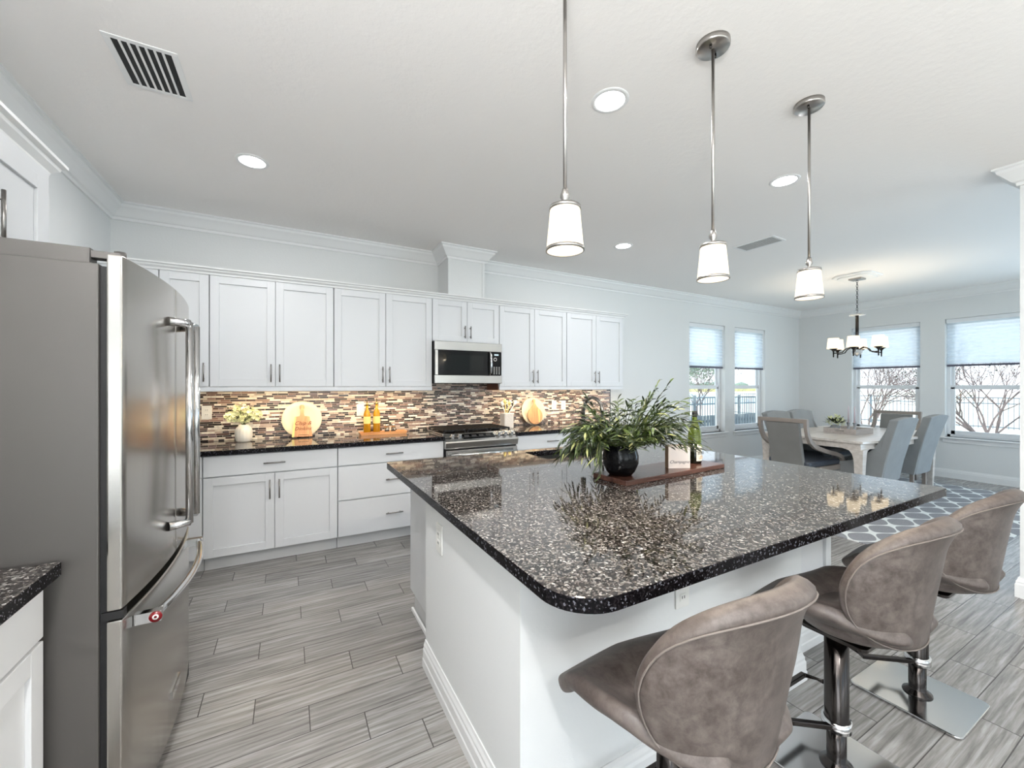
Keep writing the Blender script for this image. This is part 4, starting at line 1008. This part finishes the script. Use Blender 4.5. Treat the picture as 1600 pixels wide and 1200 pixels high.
def flowers(n_, rad, h0_, h1_, mats, leafn, size):
    bm = B(); rnd_ = random.Random(5)
    for k in range(n_):
        a = rnd_.uniform(0, 2*PI); r_ = rad*math.sqrt(rnd_.random()); z = h0_+(h1_-h0_)*rnd_.random()*(1-.5*(r_/rad)**2)
        c = Vector((r_*math.cos(a), r_*math.sin(a), z))
        mtx = Matrix.Translation(c) @ Matrix.Rotation(rnd_.uniform(0, 3), 4, 'X') @ Matrix.Rotation(rnd_.uniform(0, 3), 4, 'Z')
        for q in range(5):
            b_ = 2*PI*q/5; v0 = bm.verts.new(mtx @ Vector((0, 0, 0))); v1 = bm.verts.new(mtx @ Vector((size*math.cos(b_-.5)*.7, size*math.sin(b_-.5)*.7, size*.35))); v2 = bm.verts.new(mtx @ Vector((size*math.cos(b_), size*math.sin(b_), size*.5))); v3 = bm.verts.new(mtx @ Vector((size*math.cos(b_+.5)*.7, size*math.sin(b_+.5)*.7, size*.35)))
            bm.faces.new((v0, v1, v2, v3))
    return bm
obj('blossoms', flowers(60, .095, .10, .24, None, 0, .026), 'blossom', t, kind='stuff')
bm = B(); rr_ = random.Random(3)
for k in range(34):
    a = rr_.uniform(0, 2*PI); d = Vector((math.cos(a), math.sin(a), rr_.uniform(.2, 1))); d.normalize(); s_ = d.cross(Vector((0, 0, 1))).normalized()*.018; c = Vector((0, 0, .10))+d*.05; e = c+d*rr_.uniform(.07, .12)
    m_ = (c+e)/2; bm.faces.new([bm.verts.new(p) for p in (c, m_+s_, e, m_-s_)])
obj('leaves', bm, 'leafdark', t, kind='stuff')
for x_, y_, lb in [(6.60, 2.66, 'pale taper candle in a glass holder beside the flower bowl'), (6.58, 2.585, 'pale taper candle in a glass holder, the one nearer the far window')]:
    t = thing('candlestick', lb, 'candlestick', (x_, y_, TZ+.0125), 0, 'glass candlesticks on the dining tray')
    obj('holder', lathe([(0, 0), (.032, 0), (.03, .01), (.014, .02), (.016, .05), (.02, .06), (.012, .075), (.022, .13), (.018, .13), (0, .09)], 18), 'crystal', t)
    obj('candle', lathe([(0, .09), (.011, .09), (.007, .34), (0, .355)], 14), 'candle', t)

# ------------------------------------------------------------------ things on the back worktops
t = thing('flower_vase', 'white ribbed vase of pale green flowers near the fridge', 'vase', (-.342, 4.19, CT), 0)
pf = [(0, 0), (.045, 0), (.058, .012), (.064, .05), (.064, .095), (.055, .12), (.038, .138), (.036, .148), (.03, .148), (.03, .13), (0, .12)]
bm = lathe(pf, 48)
for v in bm.verts:
    a = math.atan2(v.co.y, v.co.x); k_ = 1+.02*math.sin(16*a)*(1 if .005 < v.co.z < .135 else 0); v.co.x *= k_; v.co.y *= k_
obj('vase_body', bm, 'vase', t)
obj('blossoms', flowers(150, .13, .18, .33, None, 0, .018), 'blossom', t, kind='stuff')
bm = B(); rr_ = random.Random(8)
for k in range(30):
    a = rr_.uniform(0, 2*PI); r_ = rr_.uniform(.02, .12); tube([(0, 0, .12), (math.cos(a)*r_*.4, math.sin(a)*r_*.4, .2), (math.cos(a)*r_, math.sin(a)*r_, rr_.uniform(.2, .3))], .0015, 5, bm)
for k in range(60):
    a = rr_.uniform(0, 2*PI); r_ = rr_.uniform(.02, .15); c = Vector((math.cos(a)*r_, math.sin(a)*r_, rr_.uniform(.17, .31))); d = Vector((rr_.uniform(-1, 1), rr_.uniform(-1, 1), rr_.uniform(-.5, 1))).normalized()*.022; s_ = d.cross(Vector((.3, .2, 1))).normalized()*.007
    bm.faces.new([bm.verts.new(p) for p in (c, c+d*.5+s_, c+d, c+d*.5-s_)])
obj('stems', bm, 'leafmid', t, kind='stuff')
def platter(loc, label, board_label, shape):
    lean = R(9)
    t = thing('round_platter', label, 'platter', loc, 0, 'round cream platters leaning on the mosaic')
    def up(bm, y_, tilt=lean):
        bmesh.ops.rotate(bm, verts=bm.verts, matrix=Matrix.Rotation(R(90), 3, 'X')); bmesh.ops.rotate(bm, verts=bm.verts, matrix=Matrix.Rotation(-tilt, 3, 'X')); bmesh.ops.translate(bm, verts=bm.verts, vec=(0, y_, .0)); return bm
    bm = lathe([(0, .004), (.10, .004), (.112, .007), (.165, .016), (.168, .014), (.168, .010), (.11, 0), (0, 0)], 64); bmesh.ops.translate(bm, verts=bm.verts, vec=(0, .170, 0))
    obj('dish', up(bm, 0), 'white', t)
    # cutting board
    b = thing('cutting_board', board_label, 'cutting board', (loc[0], loc[1]-.035, loc[2]), 0, 'wooden cutting boards in front of the platters')
    bm = B()
    if shape == 'rect': out = [(-.085, .008), (.085, .008), (.062, .195), (.02, .20), (.014, .22), (.013, .262), (.02, .275), (.02, .295), (.01, .305), (-.01, .305), (-.02, .295), (-.02, .275), (-.013, .262), (-.014, .22), (-.02, .20), (-.062, .195)]
    else:
        out = [(.105*math.sin(a)*1.0, .115-.105*math.cos(a)) for a in [R(q) for q in range(-150, 151, 12)]]
        out = [(x_, z+.0) for x_, z in out] + [(-.03, .235), (-.014, .26), (-.013, .285), (-.02, .30), (-.01, .318), (.01, .318), (.02, .30), (.013, .285), (.014, .26), (.03, .235)]
        out = [(x_, z) for x_, z in [(.105*math.sin(R(q)), .115-.105*math.cos(R(q))) for q in range(0, 151, 10)]] + [(.03, .235), (.014, .26), (.013, .285), (.02, .30), (.01, .318), (-.01, .318), (-.02, .30), (-.013, .285), (-.014, .26), (-.03, .235)] + [(.105*math.sin(R(q)), .115-.105*math.cos(R(q))) for q in range(-150, 0, 10)]
    prism(out, 'z', 0, .014, bm)
    bd = obj('board', up(bm, 0), 'acacia', b, bevel=.002)
    if shape == 'rect':
        obj('edge_strip', up(prism([(-.085, .008), (-.066, .008), (-.05, .195), (-.062, .195)], 'z', .0142, .0155), 0), 'bamboo', b)
        for s_, zz in (('Chip &', .135), ('Dinkins', .085)):
            text('lettering', s_, .05 if zz > .1 else .046, 'burn', b, (.005, -.0155+zz*math.sin(lean)-.001, zz*math.cos(lean)), (R(90)-lean, 0, 0), shear=.35)
    else:
        obj('edge_strip', up(prism([(.045, .03), (.06, .04), (.06, .19), (.045, .20)], 'z', .0142, .0155), 0), 'bamboo', b)
    e = thing('plate_stand', 'small black wire stand under the '+('lettered' if shape == 'rect' else 'onion-shaped')+' board', 'plate stand', (loc[0]+.01, loc[1]-.075, loc[2]), 0, 'small wire plate stands')
    q = .042
    bm = tube([(-q, 0, .003), (-q, 0, .03), (q, 0, .03), (q, 0, .003)], .0022, 6)
    tube([(-q, 0, .003), (-q, .10, .003)], .0022, 6, bm); tube([(q, 0, .003), (q, .10, .003)], .0022, 6, bm); obj('wire', bm, 'blackmat', e)
platter((.107, 4.285, CT+.001), 'round cream platter behind the lettered board, left of the oil bottles', 'tapered wooden cutting board with burnt lettering', 'rect')
platter((2.645, 4.285, CT+.001), 'round cream platter behind the onion-shaped board, right of the range', 'onion-shaped wooden cutting board with a pale stripe', 'onion')
t = thing('oil_tray', 'small wooden tray holding oil bottles left of the range', 'tray', (.825, 4.20, CT+.001))
bm = prism([(-.215, 0), (.215, 0), (.228, .028), (.216, .028), (.207, .010), (-.207, .010), (-.216, .028), (-.228, .028)], 'y', -.055, .055)
for s in (-1, 1): prism([(-.215, 0), (.215, 0), (.228, .028), (-.228, .028)], 'y', s*.055-.005, s*.055+.005, bm)
for s in (-1, 1): box(bm, s*.15-.012, -.05, -.0005, s*.15+.012, .05, 0)
obj('body', bm, 'traywood', t)
def oil(x_, lb, hh=1.0):
    t = thing('oil_bottle', lb, 'oil bottle', (x_, 4.20, CT+.0115), 0, 'oil bottles on the wooden tray')
    obj('glass', lathe([(0, 0), (.03, 0), (.033, .006), (.033, .19*hh), (.025, .215*hh), (.013, .235*hh), (.012, .275*hh), (0, .275*hh)], 24), 'oil', t)
    obj('pourer', lathe([(0, .275*hh), (.013, .275*hh), (.013, .29*hh), (.006, .296*hh), (.005, .33*hh), (0, .33*hh)], 14), 'goldmetal', t)
    obj('label', lathe([(.0336, .10), (.0336, .17)], 24), 'bamboo', t)
oil(.672, 'left of two golden oil bottles with pourers'); oil(.762, 'right one of two golden oil bottles with pourers', 1.04)
for x_, lb in ((.862, 'small glass spice shaker beside the oil bottles'), (.925, 'small glass spice shaker at the right end of the tray')):
    t = thing('spice_shaker', lb, 'shaker', (x_, 4.20, CT+.0115), 0, 'glass spice shakers on the wooden tray')
    obj('jar', lathe([(0, 0), (.022, 0), (.024, .005), (.022, .05), (.017, .062), (0, .062)], 20), 'clear', t); obj('contents', lathe([(0, .004), (.018, .004), (.018, .026), (0, .026)], 16), 'blackmat', t); obj('lid', lathe([(0, .062), (.018, .062), (.017, .082), (0, .086)], 20), 'chrome', t)
# utensil crock
t = thing('utensil_crock', 'white textured crock with kitchen utensils right of the range', 'utensil holder', (2.20, 4.16, CT))
bm = prism(rrect(-.062, -.062, .062, .062, .018, 5), 'z', 0, .168); obj('crock', bm, 'crock', t, bevel=.005)
rr_ = random.Random(4)
for k, (dx, dy, mt, L) in enumerate([(-.035, 0, 'plate', .30), (-.012, .01, 'bamboo', .33), (.006, -.01, 'bamboo', .31), (.02, .02, 'plate', .31), (.04, 0, 'plate', .30), (.035, .02, 'blackmat', .29)]):
    tip = Vector((dx*2.1+.01*k, dy*2, L)); bs = Vector((dx*.6, dy*.6, .165)); d = (tip-bs).normalized()
    bm = tube([bs, tip-d*.06], .005, 8)
    tube([tip-d*.06, tip-d*.03, tip], [.006, .018, .010], 10, bm)
    obj('utensil', bm, mt, t)

# ------------------------------------------------------------------ things on the island
t = thing('serving_board', 'long dark walnut board under the plant and bottle on the island', 'serving board', (1.815, 1.59, CT), R(3.4))
obj('board', prism(rrect(-.41, -.115, .41, .115, .006, 3), 'z', .0005, .026), 'walnut', t, bevel=.003)
IZ = CT+.0265
t = thing('potted_plant', 'bushy green plant in a round black pot on the walnut board', 'plant', (1.492, 1.575, IZ))
obj('pot', lathe([(0, 0), (.055, 0), (.072, .02), (.089, .06), (.090, .10), (.079, .14), (.072, .155), (.066, .153), (.070, .13), (0, .125)], 40), 'pot', t)
obj('soil', lathe([(0, .128), (.062, .128), (.062, .13), (0, .134)], 20), 'blackmat', t)
bm = B(); rr_ = random.Random(21)
def leaf(bm, base_, d, L, wd, mi, droop):
    d = d.normalized(); s_ = d.cross(Vector((0, 0, 1)))
    if s_.length < .05: s_ = Vector((1, 0, 0))
    s_.normalize(); s_ = (s_+Vector((0, 0, rr_.uniform(-.8, .8)))).normalized()
    pts = []
    for k in range(5):
        u_ = k/4; c = base_+d*L*u_+Vector((0, 0, -droop*L*u_*u_)); w_ = wd*[.35, .9, 1.0, .7, 0.02][k]
        pts.append((bm.verts.new(c-s_*w_), bm.verts.new(c+s_*w_)))
    for a, b in zip(pts, pts[1:]):
        f = bm.faces.new((a[0], a[1], b[1], b[0])); f.material_index = mi; f.smooth = True
for k in range(185):
    az = rr_.uniform(0, 2*PI); se = rr_.uniform(.0, .97); el = math.asin(se)
    sd_ = math.cos(az+R(28.6))                      # +1 towards the bottle, -1 towards the fridge
    reach = rr_.uniform(.20, .30)*(1.14+.12*sd_)
    hd = Vector((math.cos(az), math.sin(az), 0)); P = []
    for j in range(8):
        u_ = j/7; r_ = reach*(math.cos(el)**.7)*1.02*u_**.85; z = .13+reach*(se*.98*u_-(.30*(1-se)*(1-.95*max(0, sd_)))*u_**2.6)+.045*math.sin(u_*PI)*(1-se*.5)
        P.append(Vector((hd.x*(.025+r_), hd.y*(.025+r_), z)))
    P[0].z = .12
    tube(P, [.0024-.0014*i/7 for i in range(8)], 5, bm, 1)
    nl = rr_.randint(13, 17)
    for q in range(nl):
        u_ = .28+.72*q/(nl-1); i = min(6, int(u_*7)); f_ = u_*7-i; c = P[i].lerp(P[i+1], f_); td = (P[i+1]-P[i]).normalized()
        sd = td.cross(Vector((0, 0, 1))).normalized()*(1 if q % 2 else -1)
        d = td*rr_.uniform(.5, 1.1)+sd*rr_.uniform(.3, .9)+Vector((0, 0, rr_.uniform(-.5, .35)))
        mi = rr_.choices([0, 1, 2], [.58, .30, .12 if u_ < .8 else .05])[0]
        leaf(bm, c, d, rr_.uniform(.035, .068), rr_.uniform(.0036, .0062), mi, rr_.uniform(.05, .5))
for v_ in bm.verts:
    r_ = v_.co.xy.length; side_ = v_.co.x*.878-v_.co.y*.479
    cf_ = -(v_.co.x*.69+v_.co.y*.73)          # reach towards the room side
    lo_ = .125 if r_ < .125 else .03
    if cf_ > 0 and side_ > -.16: lo_ = max(lo_, .125+.38*cf_)
    if side_ > .13: lo_ = max(lo_, .115)
    if v_.co.z < lo_: v_.co.z = lo_+(v_.co.z-lo_)*.38
    if v_.co.z < .03: v_.co.z = .03+(.03-v_.co.z)*.15
obj('foliage', bm, ['leafdark', 'leafmid', 'leafpale'], t, label='long narrow arching leaves in dark and pale green')
t = thing('box_sign', 'white wooden box sign with cursive word between plant and bottle', 'sign', (1.895, 1.555, IZ), R(3))
obj('box', bx(-.062, -.02, .0, .062, .02, .125), 'boxwood', t)
obj('sign_face', bx(-.062, -.0212, 0, .062, -.0201, .125), 'signwhite', t)
text('lettering', 'Champagne', .024, 'inkgrey', t, (0, -.0216, .035), (R(90), 0, 0), .0003, .4)
# turn sign and bottle toward the camera side like in the photo
t.rotation_euler = (0, 0, R(-24))
t = thing('wine_bottle', 'green wine bottle with lettered cream label on the walnut board', 'wine bottle', (2.105, 1.605, IZ), R(-28))
wp = [(0, 0), (.034, 0), (.0375, .005), (.0375, .165), (.034, .19), (.022, .225), (.015, .25), (.0135, .29), (.015, .292), (.015, .305), (0, .305)]
obj('bottle_glass', lathe([p for p in wp if p[1] >= .12 or p[1] < 0] and [(.0375, .118), (.0375, .165), (.034, .19), (.022, .225), (.015, .25), (.0135, .29)], 32), 'greenglass', t)
obj('wine', lathe([(0, 0), (.034, 0), (.0375, .005), (.0375, .118), (0, .1185)], 32), 'darkglass', t)
obj('capsule', lathe([(.0142, .27), (.0155, .292), (.0155, .305), (0, .306)], 20), 'blackmat', t)
bm = B(); pv = None
for i in range(15):
    a = R(-90-10+(i)*6.5); q = [bm.verts.new((.0379*math.cos(a), .0379*math.sin(a), z)) for z in (.016, .104)]
    if pv: bm.faces.new((pv[0], q[0], q[1], pv[1]))
    pv = q
lab = obj('label_paper', bm, 'label', t, solid=.0003)
for s_, zz, mt, sz in (('ITALI', .086, 'ink', .021), ('BUBB', .062, 'ink', .024), ('LES', .036, 'gold_ink', .026)):
    a = R(-90+32); text('lettering', s_, sz, mt, t, (.0392*math.cos(a), .0392*math.sin(a), zz), (R(90), 0, a+R(90)), .0002)

# ------------------------------------------------------------------ outside
st('ground_lawn', bx(-60, -60, -.45, 160, 160, -.32), 'lawn')
st('lake', prism([(8, 24), (46, 24), (90, 75), (10, 75)], 'z', -.32, -.30), 'lake')
st('ground_bank', prism([(5, 76), (150, 76), (150, 110), (5, 110)], 'z', -.32, .5), 'bank')
def fence(name, p0, p1, z0, h, label, solid_below=None):
    p0, p1 = Vector(p0), Vector(p1); d = (p1-p0); L = d.length; a = math.atan2(d.y, d.x)
    t = thing(name, label, 'fence', (p0.x, p0.y, z0), a, 'dark metal fences outside')
    npost = int(L/2.4)+1
    for k in range(npost): obj('post', bx(k*2.4-.035, -.035, 0, k*2.4+.035, .035, h+.08), 'fence', t)
    bm = B()
    for zz in (.12, h-.22, h): box(bm, 0, -.015, zz-.02, L, .015, zz+.02)
    obj('rails', bm, 'fence', t)
    bm = B(); k = 0
    while k*.13 < L: box(bm, k*.13-.009, -.009, .05, k*.13+.009, .009, h); k += 1
    obj('pickets', bm, 'fence', t, kind='stuff')
fence('metal_fence', (7, 9.0), (19, 9.0), -.32, 1.32, 'dark picket fence outside the side windows')
fence('metal_fence', (24, -8), (24, 16), -.32, 1.25, 'dark picket fence outside the far windows')
# low slatted gate seen low in the side windows
t = thing('slatted_fence', 'grey slatted fence low outside the side windows', 'fence', (7.2, 6.6, -.32))
bm = B()
for k in range(38): box(bm, k*.12, 0, 0, k*.12+.085, .02, .98)
obj('slats', bm, 'fence', t); bm = bx(0, .021, .2, 4.6, .05, .26); box(bm, 0, .021, .8, 4.6, .05, .86); obj('rails', bm, 'fence', t)
def tree(loc, h, n_, label, seed, foliage=False, spread=.8, name='bare_tree', group='bare trees outside the far windows'):
    rr = random.Random(seed); bm = B(); lf = B()
    def grow(p, d, L, r_, depth):
        q = p+d*L; m_ = (p+q)/2+Vector((rr.uniform(-1, 1), rr.uniform(-1, 1), rr.uniform(-.5, .5)))*L*.06
        tube([p, m_, q], [r_, r_*.85, r_*.7], 5 if depth > 1 else 8, bm, caps=False)
        if depth >= 5 or r_ < .0022:
            for s in range(2 if foliage else 1):
                if not foliage and rr.random() > .45: continue
                c = q+Vector((rr.uniform(-1, 1), rr.uniform(-1, 1), rr.uniform(-1, 1)))*(.12 if foliage else .02); sz = .055 if foliage else .022
                u1 = Vector((rr.uniform(-1, 1), rr.uniform(-1, 1), rr.uniform(-1, 1))).normalized()*sz; u2 = u1.cross(Vector((rr.uniform(-1, 1), .3, 1))).normalized()*sz*.7
                lf.faces.new([lf.verts.new(x_) for x_ in (c-u1, c+u2, c+u1, c-u2)])
            return
        for s in range(n_ if depth < 4 else 2):
            nd = (d+Vector((rr.uniform(-1, 1), rr.uniform(-1, 1), rr.uniform(-.35, .7)))*spread).normalized(); grow(q, nd, L*rr.uniform(.66, .86), r_*.62, depth+1)
    t = thing(name, label, 'tree', loc, 0, group)
    for k in range(4): grow(Vector((rr.uniform(-.1, .1), rr.uniform(-.1, .1), 0)), Vector((rr.uniform(-.5, .5), rr.uniform(-.5, .5), 1)).normalized(), h*.26, .028, 0)
    obj('trunk_and_branches', bm, 'bark', t); obj('leaves', lf, 'farfoliage' if foliage else 'leafdark', t, kind='stuff')
tree((12.2, 2.5, -.32), 3.0, 3, 'bare branching shrub outside the right far window', 3)
tree((15.2, 5.6, -.32), 3.1, 3, 'bare branching shrub outside the far window behind the chandelier', 11)
tree((14.6, -.2, -.32), 3.2, 3, 'bare shrub at the right edge outside the far windows', 17)
tree((15.6, 11.6, -.32), 3.4, 3, 'leafy young tree outside the side window nearer the corner', 5, True, .9, 'leafy_tree', 'trees outside the side windows')
rr_ = random.Random(2)
bm = B()
for k in range(60):
    x_ = 20+rr_.random()*110; y_ = 78+rr_.random()*20; s_ = rr_.uniform(1.0, 2.4)
    bmesh.ops.create_icosphere(bm, subdivisions=1, radius=s_, matrix=Matrix.Translation((x_, y_, .5+s_*.4)) @ Matrix.Diagonal((1.6, 1, .7, 1)))
o = obj('treeline', bm, 'farfoliage'); o['kind'] = 'stuff'; tag(o, 'hazy treeline on the far bank across the lake', 'trees')
